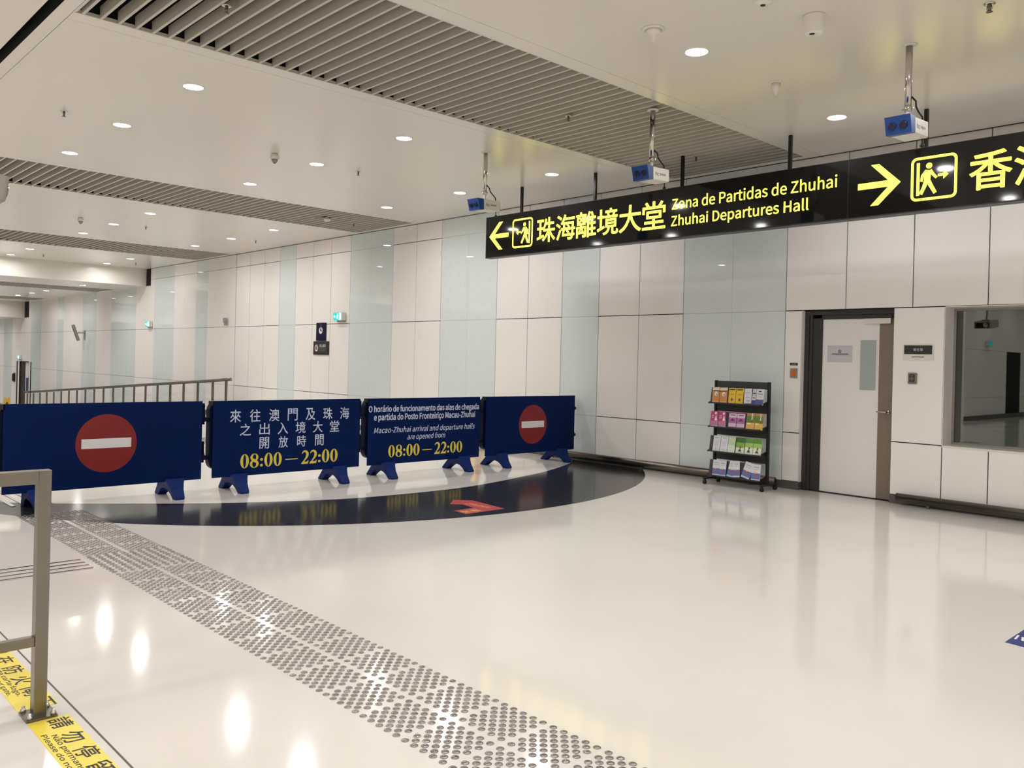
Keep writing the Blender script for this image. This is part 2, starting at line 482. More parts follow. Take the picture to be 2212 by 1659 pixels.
# ------------------------------------------------------------------ other walls (behind and beside the viewpoint, seen only as reflections)
mb = MB(); mb.box(9, 9.2, -21, 10.4, 0, 5, M_BEIGE); struct(mb.build('wall_near'))
mb = MB(); mb.box(-62.2, -62, -21, 10.4, -1.3, 5, M_BEIGE); struct(mb.build('wall_far'))
mb = MB(); mb.box(-62, 9, -21.2, -21, -1.3, 5, M_BEIGE); struct(mb.build('wall_left'))
mb = MB()
for y0 in [-8.0 - PITCHX * k for k in range(0, 15)]:
    if -13.3 < y0 < -11.5:
        rows = ((2.278, H),)
    else: rows = ((.1, .719), (.719, 2.278), (2.278, H))
    for z0, z1 in rows: mb.box(-9.52, -9.5, y0 - PITCHX + .004, y0 - .004, z0 + .004, z1 - .004, M_BEIGE)
mb.box(-10.6, -9.521, -20, -8.0, 0, H, M_JOINT); mb.box(-10.6, -9.52, -8.0, -7.98, 0, H, M_BEIGE)
mb.box(-9.52, -9.44, -20, -8.0, .0, .14, M_BASE)
struct(mb.build('wall_side'))

# ------------------------------------------------------------------ ceiling
STRIPS = [(.94, 2.94), (-7.22, -5.22), (-15.39, -13.38), (-23.68, -21.45)]
SY0, SY1 = 2.0, 9.87
mb = MB()
def cbox(x0, x1, y0, y1, z, seam=0): mb.box(x0, x1, y0, y1, z, z + .03, M_CEIL)
mb.box(-27.80, 9, -21, 1.79, H, H + .03, M_CEIL)
mb.box(-27.80, 9, 1.79, 1.87, H + .12, H + .14, M_SLATBACK)
mb.box(-27.80, 9, 1.785, 1.79, H, H + .13, M_SLATBACK); mb.box(-27.80, 9, 1.87, 1.875, H, H + .13, M_SLATBACK)
mb.box(-27.80, 9, 1.875, 1.985, H, H + .03, M_CEIL)
edges = [9] + [e for s in STRIPS for e in (s[1], s[0])] + [-27.80]
for k in range(0, len(edges), 2):
    x1, x0 = edges[k], edges[k + 1]
    # border panels beside each slatted strip leave a hairline seam
    e1 = x1 if k == 0 else x1 + 0
    mb.box(x0 + .18, x1 - .18, 1.99, WY + .02, H, H + .03, M_CEIL)
    mb.box(x0, x0 + .176, 1.99, WY + .02, H, H + .03, M_CEIL); mb.box(x1 - .176, x1, 1.99, WY + .02, H, H + .03, M_CEIL)
for x0, x1 in STRIPS:
    mb.box(x0, x1, SY1, WY + .02, H, H + .03, M_CEIL); mb.box(x0, x1, 1.99, SY0, H, H + .03, M_CEIL)
    mb.box(x0 - .05, x1 + .05, SY0 - .05, SY1 + .05, H + .36, H + .38, M_SLATBACK)
    for a, b in ((x0 - .03, x0 - .002), (x1 + .002, x1 + .03)): mb.box(a, b, SY0, SY1, H + .03, H + .37, M_SLATBACK)
    mb.box(x0, x1, SY0 - .03, SY0 - .002, H + .03, H + .37, M_SLATBACK); mb.box(x0, x1, SY1 + .002, SY1 + .03, H + .03, H + .37, M_SLATBACK)
# stepped soffits over the ramp
SF1, SF2, C1, C2 = -27.76, -42.4, 3.655, 2.95
mb.box(SF1 - .02, SF1, -21, WY, C1, H + .03, M_CEIL)
mb.box(SF1, SF1 + .33, WY - .02, WY - .001, C1 + .01, H, M_SLATBACK)
mb.box(SF2 - .02, SF1 - .0205, -21, WY + .02, C1, C1 + .03, M_CEIL)
mb.box(SF2 - .02, SF2, -21, WY, C2, C1 - .0005, M_CEIL)
mb.box(SF2, SF2 + .62, WY - .02, WY - .001, C2 + .01, C1, M_SLATBACK)
mb.box(-62, SF2 - .0205, -21, WY + .02, C2, C2 + .03, M_CEIL)
# dark seam above the wall
mb.box(-28, 9, WY - .015, WY + .02, H - .006, H, M_JOINT)
struct(mb.build('ceiling'))

def slat_strip(x0, x1, y0, y1, z, label, dz=.10):
    t = thing('slatted_ceiling_strip', label, 'ceiling baffle', ((x0 + x1) / 2, (y0 + y1) / 2, z), 'slatted strips in the ceiling')
    hw = (x1 - x0) / 2; hl = (y1 - y0) / 2
    f = MB()
    f.box(-hw, -hw + .012, -hl, hl, 0, .03, M_SLAT); f.box(hw - .012, hw, -hl, hl, 0, .03, M_SLAT)
    f.box(-hw, hw, -hl, -hl + .012, 0, .03, M_SLAT); f.box(-hw, hw, hl - .012, hl, 0, .03, M_SLAT)
    f.build('frame', t)
    s = MB(); n = int((y1 - y0) / .1355)
    for k in range(n):
        y = -hl + .046 + .1355 * k
        s.box(-hw + .0125, hw - .0125, y, y + .024, .001, dz, M_SLAT)
    s.build('slat_panel', t)
    return t
slat_strip(-7.22, -5.22, SY0, SY1, H, 'widest grey slatted strip in the ceiling, running toward the black hanging sign')
slat_strip(-15.39, -13.38, SY0, SY1, H, 'second grey slatted ceiling strip, meeting the wall above the two small wall signs')
slat_strip(-23.68, -21.45, SY0, SY1, H, 'third grey slatted ceiling strip, between the far downlights and the white soffit', .09)
slat_strip(.94, 2.94, SY0, SY1, H, 'grey slatted ceiling strip beyond the right end of the sign')
def low_strip(x0, x1, label):
    t = thing('slatted_ceiling_strip', label, 'ceiling baffle', ((x0 + x1) / 2, 5.5, C1), 'slatted strips in the ceiling')
    hw = (x1 - x0) / 2; s = MB()
    for k in range(int(8.6 / .1355)):
        y = -4.3 + .1355 * k; s.box(-hw, hw, y, y + .03, -.009, -.003, M_SLAT)
    s.box(-hw, hw, -4.3, 4.3, -.003, -.0008, M_BASE)
    s.build('slat_panel', t)
low_strip(-32.2, -30.4, 'thin dark slatted strip in the lower ceiling just past the white soffit')
low_strip(-40.4, -38.6, 'farthest slatted strip, in the lower ceiling before the last soffit')

# ------------------------------------------------------------------ downlights
proto = None
la = bpy.data.lights.new('downlight_lamp', 'AREA'); la.shape = 'DISK'; la.size = LAMP_R * 2
la.energy = LAMP_POWER; la.color = LAMP_COL; la.spread = math.radians(168)
def lamp(x, y, z):
    o = bpy.data.objects.new('downlight_lamp', la); COL.objects.link(o); o.location = (x, y, z - .004)
def downlight(x, y, z, label):
    global proto
    lamp(x, y, z)
    if proto is None:
        t = thing('ceiling_downlight', label, 'ceiling light', (x, y, z), 'round recessed ceiling downlights')
        r = MB(); seg = 28
        prof = [(LAMP_R + .004, -.001), (LAMP_R + .012, -.006), (LAMP_R + .02, -.004), (LAMP_R + .022, 0)]
        r.lathe(prof, M_PLASTIC, seg=seg)
        # keep the ring open so that the lens shows
        for f in [f for f in r.bm.faces if len(f.verts) > 4]: r.bm.faces.remove(f)
        r.build('rim', t)
        l = MB(); l.lathe([(0, -.003), (LAMP_R + .005, -.002)], M_LENS, seg=seg)
        for f in [f for f in l.bm.faces if len(f.verts) > 4]: l.bm.faces.remove(f)
        l.build('lens', t)
        proto = t
        return t
    c = copy_tree(proto); c.location = (x, y, z); c['label'] = label
    return c
NTH = ('first', 'second', 'third')
ROWS = {3.41: 'row farthest from the wall', 5.985: 'middle row', 8.55: 'row nearest the wall'}
for k, x in enumerate((-8.34, -10.375, -12.38)):
    for y in (3.41, 5.985, 8.55):
        downlight(x, y, H, f'round lit downlight past the widest slatted strip, {NTH[k]} in the {ROWS[y]}')
for y, s in ((5.985, 'upper right ceiling, between white conical detector and cylinder'), (8.55, 'right ceiling, beside the rightmost pole camera')):
    downlight(-4.165, y, H, f'round lit downlight, {s}')
for k, x in enumerate((-16.53, -18.57, -20.58)):
    for y in (5.985, 8.55):
        downlight(x, y, H, f'round lit downlight past the second slatted strip, {NTH[k]} in the {ROWS[y]}')
for k, x in enumerate((-25.06, -27.05)):
    for y in (5.985, 8.55):
        downlight(x, y, H, f'round lit downlight just before the white soffit, {NTH[k]} in the {ROWS[y]}')
for x, s in ((-29.35, 'alone in front of the thin dark slatted strip'), (-33.47, 'nearest of three behind the thin dark slatted strip'),
             (-35.35, 'middle of three behind the thin dark slatted strip'), (-37.4, 'farthest of three behind the thin dark slatted strip')):
    downlight(x, 8.55, C1, f'small downlight in the lower ceiling, {s}')
# the same lamps where the picture does not reach
for x in (6.03, 4.0, -.10, -2.135, -4.165, -8.34, -10.375, -12.38, -16.53, -18.57, -20.58, -25.06, -27.05):
    for y in (-17.0, -14.5, -12.0, -9.42, -6.85, -4.29, -1.72, .845, 3.41, 5.985, 8.55):
        if y < -7 and not -10 < x < 1: continue
        if y > 3 and x < -8 and not (y < 4 and x < -16): continue
        if y > 5 and x == -4.165: continue
        lamp(x, y, H)
for x in (-29.35, -33.47, -35.35, -37.4, -41.5):
    for y in (3.41, 5.985): lamp(x, y, C1)
lamp(-41.5, 8.55, C1)
for x in (-44.5, -47, -50, -53):
    for y in (3.41, 5.985, 8.55): lamp(x, y, C2)

# ------------------------------------------------------------------ the door and the room window beside it
d = bpy.data.objects.new('door_1', None); COL.objects.link(d); d.location = ((DX0 + DX1) / 2, WY + .1, 0); struct(d)
ox, oy = d.location.x, d.location.y
def L(x): return x - ox
mb = MB()
# recessed dark frame: deep left jamb with stepped edges, head, right jamb
mb.box(L(DX0 + .003), L(DX0 + .06), -.03, .05, 0, DZ, M_DFRAME); mb.box(L(DX0 + .06), L(DX0 + .10), -.015, .05, 0, DZ - .05, M_DFRAME)
mb.box(L(DX0 + .10), L(-5.035), .0, .05, 0, DZ - .10, M_DFRAME)
mb.box(L(DX0 + .06), L(DX1), -.03, .05, 2.22, DZ, M_DFRAME); mb.box(L(-5.05), L(DX1), .0, .05, 2.165, 2.22, M_DFRAME)
mb.box(L(-4.125), L(DX1), -.03, .05, 0, 2.22, M_DFRAME)
mb.box(L(DX0 - .02), L(DX1 + .02), .16, .2, 0, DZ, M_JOINT)
mb.build('door_frame', d)
mb = MB(); mb.box(L(-5.035), L(-4.325), .012, .055, .012, 2.163, M_DOOR); leaf = mb.build('door_leaf', d)
mb = MB(); mb.box(L(-4.325), L(-4.13), .010, .055, .012, 2.163, M_DSTEEL)
o = mb.build('steel_strip', d); o['label'] = 'brown steel strip along the handle side'
mb = MB(); fx0, fx1, fz0, fz1 = L(-4.552), L(-4.358), 1.30, 1.905
for a in ((fx0 - .012, fx1 + .012, fz1, fz1 + .012), (fx0 - .012, fx1 + .012, fz0 - .012, fz0), (fx0 - .012, fx0, fz0, fz1), (fx1, fx1 + .012, fz0, fz1)):
    mb.box(a[0], a[1], .007, .0125, a[2], a[3], M_DOOR)
vf = mb.build('vision_panel_frame', d)
mb = MB(); mb.box(fx0, fx1, .0095, .0125, fz0, fz1, M_FROST); mb.build('glass_pane', vf)
mb = MB(); mb.tube([(L(-4.20), .010, 1.05), (L(-4.20), -.045, 1.05), (L(-4.215), -.055, 1.05), (L(-4.315), -.055, 1.05)], .009, M_CHROME)
mb.lathe([(.022, 0), (.022, .008), (.012, .012)], M_CHROME, Matrix.Translation((L(-4.20), .010, 1.05)) @ Matrix.Rotation(math.pi / 2, 4, 'X'), 14)
o = mb.build('door_handle', d); o['label'] = 'chrome lever handle'
mb = MB(); mb.rbox(L(-4.50), L(-4.18), -.035, .0, 2.10, 2.163, M_PLASTIC, .006); mb.rbox(L(-4.20), L(-4.17), -.03, -.005, 2.163, 2.20, M_DFRAME, .004)
mb.build('door_closer', d)
mb = MB(); mb.box(L(DX0), L(DX1), -.03, .05, .0003, .004, M_DFRAME); mb.build('threshold', d)

def blocks(mb, fr, a0, a1, b0, b1, n, ma, z=0):
    wd = (a1 - a0) / n
    for k in range(n):
        r = rrect(a0 + k * wd + wd * .1, a0 + (k + 1) * wd - wd * .1, b0, b1, wd * .1, 2)
        mb.poly([(p[0], p[1], z) for p in r], ma, fr)
# paper notice taped to the door
t = thing('paper_notice', 'pale grey paper notice taped to the white door, with small blue emblem', 'notice', (-4.812, WY + .111, 1.735))
mb = MB(); mb.box(-.16, .16, -.001, 0, -.105, .105, M_PAPER); mb.build('sheet', t)
fr = frame((0, -.0015, 0), (1, 0, 0), (0, 0, 1)); mb = MB()
M_TEAL = mat('emblem_teal', rgb(36, 84, 110), .5); M_INK = mat('ink_dark', rgb(48, 48, 56), .6)
for a in (0, 72, 144, 216, 288):
    c, s = math.cos(math.radians(a + 90)), math.sin(math.radians(a + 90))
    mb.poly([(0, .03, 0), (c * .02 - s * .008, .03 + s * .02 + c * .008, 0), (c * .026, .03 + s * .026, 0), (c * .02 + s * .008, .03 + s * .02 - c * .008, 0)], M_TEAL, fr)
blocks(mb, fr, -.10, .11, -.008, .004, 14, M_INK)
mb.poly([(-.13, -.016, 0), (.13, -.016, 0), (.13, -.0135, 0), (-.13, -.0135, 0)], M_INK, fr)
mb.build('print', t, keepn=True)

# window into the dim room, with frame and pane
wn = bpy.data.objects.new('window_1', None); COL.objects.link(wn); wn.location = ((WX0 + WX1) / 2, WY + .28, WZ0); struct(wn)
hw = (WX1 - WX0) / 2; hh = WZ1 - WZ0
mb = MB()
mb.box(-hw + .005, -hw + .03, -.015, .03, .005, hh - .005, M_GREYPL); mb.box(hw - .03, hw, -.015, .03, 0, hh, M_GREYPL)
mb.box(-hw + .0301, hw - .0301, -.0145, .03, 0, .03, M_GREYPL); mb.box(-hw + .0301, hw - .0301, -.0145, .03, hh - .03, hh, M_GREYPL)
mb.build('window_frame', wn)
mb = MB(); mb.box(-hw + .02, hw - .02, .0, .006, .02, hh - .02, M_WINGLASS); mb.build('window_pane', wn)
mb = MB()
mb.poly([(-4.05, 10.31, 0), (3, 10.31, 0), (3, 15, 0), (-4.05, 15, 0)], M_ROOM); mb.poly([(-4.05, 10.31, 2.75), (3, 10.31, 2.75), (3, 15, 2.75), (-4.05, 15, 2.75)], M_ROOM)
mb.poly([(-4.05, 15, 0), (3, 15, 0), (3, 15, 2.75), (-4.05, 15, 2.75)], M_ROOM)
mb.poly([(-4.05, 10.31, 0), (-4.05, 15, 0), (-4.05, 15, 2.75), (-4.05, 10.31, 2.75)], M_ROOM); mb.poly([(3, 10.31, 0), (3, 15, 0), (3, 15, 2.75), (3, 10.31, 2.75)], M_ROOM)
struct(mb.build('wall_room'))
rl = bpy.data.lights.new('room_fill', 'AREA'); rl.shape = 'DISK'; rl.size = .3; rl.energy = 2; rl.color = (.9, 1, .96)  # added fill light without a real fixture, lifts the dim room behind the glass
ro = bpy.data.objects.new('room_fill', rl); COL.objects.link(ro); ro.location = (-1.2, 11.6, 2.74)
# door at the foot of the ramp
d2 = bpy.data.objects.new('door_2', None); COL.objects.link(d2); d2.location = (-42.4, WY + .6, LOW); struct(d2)
mb = MB(); mb.box(-.78, -.08, -.55, -.48, 0, 2.2, M_DFRAME); mb.box(-.80, -.76, -.60, .0, 0, 2.2, M_DFRAME); mb.box(-.8, .82, -.60, -.40, 2.17, 2.2, M_DFRAME); mb.box(.79, .82, -.60, -.40, 0, 2.2, M_DFRAME)
mb.build('door_frame', d2)
mb = MB(); mb.box(-.08, .79, -.52, -.47, .01, 2.17, M_DOOR); mb.build('door_leaf', d2)
mb = MB(); mb.box(.60, .72, -.53, -.521, .9, 1.8, M_GREYPL); mb.build('vision_panel', d2)
tag(MB().box(-.22, .22, -.01, .005, -.3, .3, M_ARROWBLUE).build('door_poster', loc=(-42.02, WY + .065, -.03)), 'small dark blue poster on the far door at the foot of the ramp', 'poster')

# ------------------------------------------------------------------ bumper rails along the foot of the wall
def bumper(x0, x1, label):
    t = thing('bumper_rail', label, 'bumper rail', ((x0 + x1) / 2, WY - .09, .085), 'steel bumper rails along the wall')
    h = (x1 - x0) / 2; p = []
    for k in range(16):
        a = 2 * math.pi * k / 16; p.append((.034 * math.cos(a), .052 * math.sin(a)))
    mb = MB(); mb.prism(p, -h, h, M_STEELDK, 'x')
    for sx in (-1, 1):
        i = mb.mi(M_STEELDK)
    for f in mb.bm.faces:
        if len(f.verts) == 4: f.smooth = True
    mb.build('tube', t)
    n = max(2, int((x1 - x0) / 1.58) + 1)
    for k in range(n):
        x = -h + .35 + (x1 - x0 - .7) * k / (n - 1)
        b = MB(); b.box(x - .02, x + .02, .03, .086, -.02, .02, M_BASE); b.box(x - .012, x + .012, -.01, .02, -.085, -.045, M_BASE); b.build('bracket', t)
    return t
bumper(-9.85, -5.53, 'long steel bumper rail at the foot of the wall behind the brochure rack')
bumper(-4.0, 4.0, 'steel bumper rail at the foot of the wall below the dark window')

# ------------------------------------------------------------------ hanging direction sign
SX0, SX1, SZ0, SZ1, SYF, SYB = -10.005, .2, 3.155, 3.80, 8.80, 8.94
t = thing('hanging_direction_sign', 'long black overhead sign with lit yellow arrows and departure hall text', 'sign', ((SX0 + SX1) / 2, 8.87, SZ0))
def SL(x): return x - (SX0 + SX1) / 2
mb = MB()
for a, b in ((SX0, -4.146), (-4.138, SX1)):
    mb.box(SL(a), SL(b), -.066, .07, .02, SZ1 - SZ0, M_SIGNEDGE)
    mb.box(SL(a), SL(b), -.07, .07, 0, .02, M_SIGNEDGE)
    mb.box(SL(a) + .003, SL(b) - .003, -.0705, -.066, .014, SZ1 - SZ0 - .006, M_SIGNBLACK)
mb.box(SL(-4.146), SL(-4.138), -.06, .065, .004, SZ1 - SZ0 - .004, M_BLACK)
mb.build('cabinet', t)
for x in (-9.275, -7.80, -6.34, -4.863, -3.376, -1.9, -.4):
    MB().box(SL(x) - .018, SL(x) + .018, -.018, .018, SZ1 - SZ0 - .002, H - SZ0 - .001, M_BLACK).build('hanger_rod', t)
fr = frame((-(SX0 + SX1) / 2, -.0722, -SZ0), (1, 0, 0), (0, 0, 1))      # local frame addressed with world X and Z
mb = MB()
def arrow(mb, tipx, cz, s, hgt, length):
    # chevron head with a straight shaft; s = +1 points to +X
    a, wd = .245 * s, .075
    mb.poly([(tipx, cz, 0), (tipx - a * .92, cz + hgt, 0), (tipx - a * .92 - .085 * s, cz + hgt, 0), (tipx - .095 * s, cz, 0)], M_GLOW, fr)
    mb.poly([(tipx, cz, 0), (tipx - .095 * s, cz, 0), (tipx - a * .92 - .085 * s, cz - hgt, 0), (tipx - a * .92, cz - hgt, 0)], M_GLOW, fr)
    mb.poly([(tipx - length * s, cz - .033, .0004), (tipx - .06 * s, cz - .033, .0004), (tipx - .06 * s, cz + .033, .0004), (tipx - length * s, cz + .033, .0004)], M_GLOW, fr)
arrow(mb, -9.92, 3.484, -1, .215, .44); mb.build('arrow_symbol', t, keepn=True)
mb = MB(); arrow(mb, -3.588, 3.484, 1, .215, .445); mb.build('arrow_symbol', t, keepn=True); mb = MB()
def pictogram(mb, cx, s):
    cz = 3.482; wd = .22
    ringpoly(mb, rrect(cx - wd, cx + wd, cz - wd, cz + wd, .055), rrect(cx - wd + .026, cx + wd - .026, cz - wd + .026, cz + wd - .026, .034), M_GLOW, fr)
    def P(a, b): return (cx + s * a, cz + b)
    def S(pts): stroke(mb, [(*P(a, b), w_) for a, b, w_ in pts], M_GLOW, fr, .0003)
    S([(-.150, -.165, .03), (-.150, .165, .03)])                                  # the gate post
    disc(mb, *P(-.045, .125), .030, .030, M_GLOW, fr, .0003, 20)                   # head
    S([(-.052, .082, .058), (-.060, .03, .066), (-.062, -.035, .056)])             # torso
    S([(-.066, .078, .034), (-.108, .03, .03), (-.116, -.028, .026)])              # rear arm
    S([(-.036, .078, .034), (-.002, .03, .028), (.028, -.005, .024)])              # front arm
    S([(-.050, -.03, .044), (-.02, -.085, .038), (.018, -.155, .034)])             # front leg
    S([(-.072, -.03, .044), (-.09, -.085, .038), (-.122, -.155, .034)])            # rear leg
    S([(.040, .018, .026), (.105, .018, .026)])                                    # small arrow
    mb.poly([(*P(.14, .018), .0003), (*P(.092, .062), .0003), (*P(.092, -.026), .0003)], M_GLOW, fr)
pictogram(mb, -9.172, -1); mb.build('pictogram', t, keepn=True)
mb = MB(); pictogram(mb, -3.266, 1); mb.build('pictogram', t, keepn=True); mb = MB()
for k, ch in enumerate('珠海離境大堂'):
    x0 = -8.857 + .3905 * k; put_text(mb, ch, M_GLOW, fr, x0, x0 + .365, 3.302, 3.657, bold=.014)
mb.build('lettering', t, keepn=True); mb = MB()
for k, ch in enumerate('香港'):
    x0 = -2.932 + .3905 * k; put_text(mb, ch, M_GLOW, fr, x0, x0 + .365, 3.304, 3.664, bold=.014)
mb.build('lettering', t, keepn=True); mb = MB()
put_text(mb, 'Zona de Partidas de Zhuhai', M_GLOW, fr, -6.437, -4.266, 3.518, 3.66, bold=.012)
mb.build('lettering', t, keepn=True); mb = MB()
put_text(mb, 'Zhuhai Departures Hall', M_GLOW, fr, -6.443, -4.59, 3.272, 3.445, bold=.012)
mb.build('lettering', t, keepn=True)

# ------------------------------------------------------------------ thermal cameras on ceiling poles
def thermal_camera(x, y, label):
    t = thing('pole_camera', label, 'camera', (x, y, H), 'boxy blue and white cameras on ceiling poles')
    mb = MB(); mb.lathe([(.055, -.012), (.06, -.006), (.06, 0)], M_PLASTIC); mb.build('ceiling_flange', t)
    mb = MB(); mb.lathe([(.027, -.50), (.027, -.012)], M_CHROME, seg=16); mb.lathe([(.012, -.545), (.03, -.54), (.03, -.50), (.012, -.495)], M_CHROME, seg=16)
    for dx in (-.034, .034): mb.lathe([(.006, -.012), (.006, .012)], M_CHROME, Matrix.Translation((dx, 0, -.52)) @ Matrix.Rotation(math.pi / 2, 4, 'Y'), 8)
    mb.build('pole', t)
    mb = MB(); mb.lathe([(.016, -.60), (.016, -.54)], M_PLASTIC, seg=12); mb.rbox(-.03, .03, -.03, .03, -.615, -.595, M_PLASTIC, .008, 'z'); mb.build('bracket', t)
    tilt = Matrix.Translation((0, 0, -.68)) @ Matrix.Rotation(math.radians(3), 4, 'X')
    mb = MB(); mb.rbox(-.098, .098, -.10, .17, -.068, .066, M_PLASTIC, .014, 'y', mtx=tilt)
    mb.rbox(-.094, .094, .17, .178, -.064, .062, M_CAMBLUE, .014, 'y', mtx=tilt); body = mb.build('body', t)
    mb = MB(); mb.prism([(-.10, .066), (-.205, .070), (-.195, .048), (-.172, -.07), (-.10, -.068)], -.102, .102, M_CAMBLUE, 'x', tilt)
    face = mb.build('front_hood', t); face['label'] = 'blue front hood with two dark lenses'
    mf = tilt @ frame((0, -.186, -.005), (1, 0, 0), (0, -.19, .982))
    for dx in (-.045, .045):
        mb = MB(); mb.lathe([(.030, .0), (.030, .012), (.022, .014), (.0, .008)], M_NAVYSIGN, mf @ Matrix.Translation((dx, 0, .0)), 16); mb.build('lens', face)
    mb = MB(); fl = tilt @ frame((.0985, 0, 0), (0, 1, 0), (0, 0, 1))
    M_LOGO = mat('logo_navy', rgb(24, 38, 96), .5); M_LOGOG = mat('logo_grey', rgb(140, 140, 150), .5)
    put_text(mb, 'hc', M_LOGO, fl, -.055, .0, -.022, .018, bold=.02); blocks(mb, fl, .012, .115, -.014, .008, 4, M_LOGOG)
    mb.build('logo', body, keepn=True)
    mb = MB(); mb.tube([(.02, .01, -.42), (.05, .03, -.46), (.045, .05, -.50), (.05, .09, -.535), (.07, .12, -.575), (.07, .125, -.617)], .007, M_RUBBER, 8); mb.build('cable', t)
    mb = MB(); mb.lathe([(0, -.822), (.014, -.816), (.02, -.803), (.014, -.79), (.006, -.785), (.006, -.748)], M_BLACK, Matrix.Translation((.065, .14, 0)), 14); mb.build('sensor_ball', t)
    return t
thermal_camera(-8.10, 7.09, 'blue and white pole camera above the left end of the black sign')
thermal_camera(-5.43, 7.05, 'blue and white pole camera hanging before the slatted strip, above the sign middle')
thermal_camera(-2.82, 7.02, 'largest blue and white pole camera, above the right arrow of the black sign')

# ------------------------------------------------------------------ blue barriers
BX = -9.02
def barrier(y0, y1, label, feet=True):
    t = thing('barrier_board', label, 'barrier', (BX, (y0 + y1) / 2, 0), 'linked blue barriers')
    h = (y1 - y0) / 2
    mb = MB(); mb.rbox(-.012, 0, -h, h, .174, 1.027, M_BLUE, .004, 'x', 2); mb.build('panel', t)
    # plastic barrier carrying the board: rounded tube frame, uprights and couplings
    mb = MB(); x0, x1 = -.115, -.03
    a, b = -h - .03, h - .065
    oo = rrect(a, b, .26, 1.02, .10, 6); iz = rrect(a + .05, b - .05, .31, .97, .06, 6); i = mb.mi(M_NAVY)
    vs = [[mb.bm.verts.new((x, *p)) for p in pl] for x in (x0, x1) for pl in (oo, iz)]
    n = len(oo)
    for k in range(n):
        k2 = (k + 1) % n
        for q in ((vs[0][k], vs[0][k2], vs[1][k2], vs[1][k]), (vs[2][k], vs[2][k2], vs[3][k2], vs[3][k]), (vs[0][k], vs[0][k2], vs[2][k2], vs[2][k]), (vs[1][k], vs[1][k2], vs[3][k2], vs[3][k])):
            mb.bm.faces.new(q).material_index = i
    ny = 14
    for k in range(1, ny):
        y = a + .05 + (b - a - .1) * k / ny; mb.box(-.09, -.055, y - .018, y + .018, .30, .98, M_NAVY)
    mb.box(-.095, -.013, -h + .05, h - .05, .94, .965, M_NAVY); mb.box(-.095, -.013, -h + .05, h - .05, .33, .36, M_NAVY)
    mb.box(-.06, .0, -h - .03, -h + .01, .975, 1.027, M_BLACK)
    mb.build('frame', t)
    for zc in (.885, .465):
        # hook pin of the neighbour's coupling, standing in the gap
        c = MB(); yy = h + .036
        mtx = Matrix.Translation((-.055, yy, zc))
        c.lathe([(.006, -.118), (.014, -.115), (.016, -.105), (.010, -.098), (.018, -.09), (.020, -.06), (.020, -.02), (.016, 0), (.014, .08), (.018, .088), (.012, .1), (.012, .112), (.004, .118)], M_NAVY, mtx, 12)
        c.box(-.085, -.025, h - .10, h + .058, zc - .085, zc - .04, M_NAVY)
        c.build('coupling', t)
    for zc in (.82, .40):
        c = MB(); c.box(-.085, -.03, -h - .060, -h - .02, zc - .02, zc + .025, M_NAVY); c.build('hook_arm', t)
    for s in (-1, 1):
        y = s * (h - .30)
        mb = MB()
        # splayed two-legged foot seen from its side, arch between the legs
        P = [(-.30, 0), (-.385, 0), (-.395, .012), (-.285, .10), (-.215, .155), (-.19, .205), (.045, .205), (.07, .155), (.11, .10), (.195, .02), (.19, 0), (.105, 0), (.06, .05), (.01, .085), (-.09, .105), (-.18, .085), (-.235, .05)]
        C = (-.09, .13)
        i = mb.mi(M_FOOT); wf = lambda z: .045 + .055 * min(1, max(0, z / .2)) ** 1.3
        A = [mb.bm.verts.new((px, y - wf(pz), pz)) for px, pz in P]; B = [mb.bm.verts.new((px, y + wf(pz), pz)) for px, pz in P]
        mb.bm.faces.new(A).material_index = i; mb.bm.faces.new(B[::-1]).material_index = i
        for k in range(len(P)):
            k2 = (k + 1) % len(P); mb.bm.faces.new((A[k], A[k2], B[k2], B[k])).material_index = i
        mb.build('foot', t)
    return t
def no_entry(t, cy, cz, r):
    mb = MB(); fr = frame((.0008, 0, 0), (0, 1, 0), (0, 0, 1))
    disc(mb, cy, cz, r, r, M_RED, fr, 0, 64)
    mb.poly([(cy - r * .81, cz - r * .165, .0006), (cy + r * .81, cz - r * .165, .0006), (cy + r * .81, cz + r * .165, .0006), (cy - r * .81, cz + r * .165, .0006)], M_WHITE, fr)
    mb.build('no_entry_symbol', t, keepn=True)

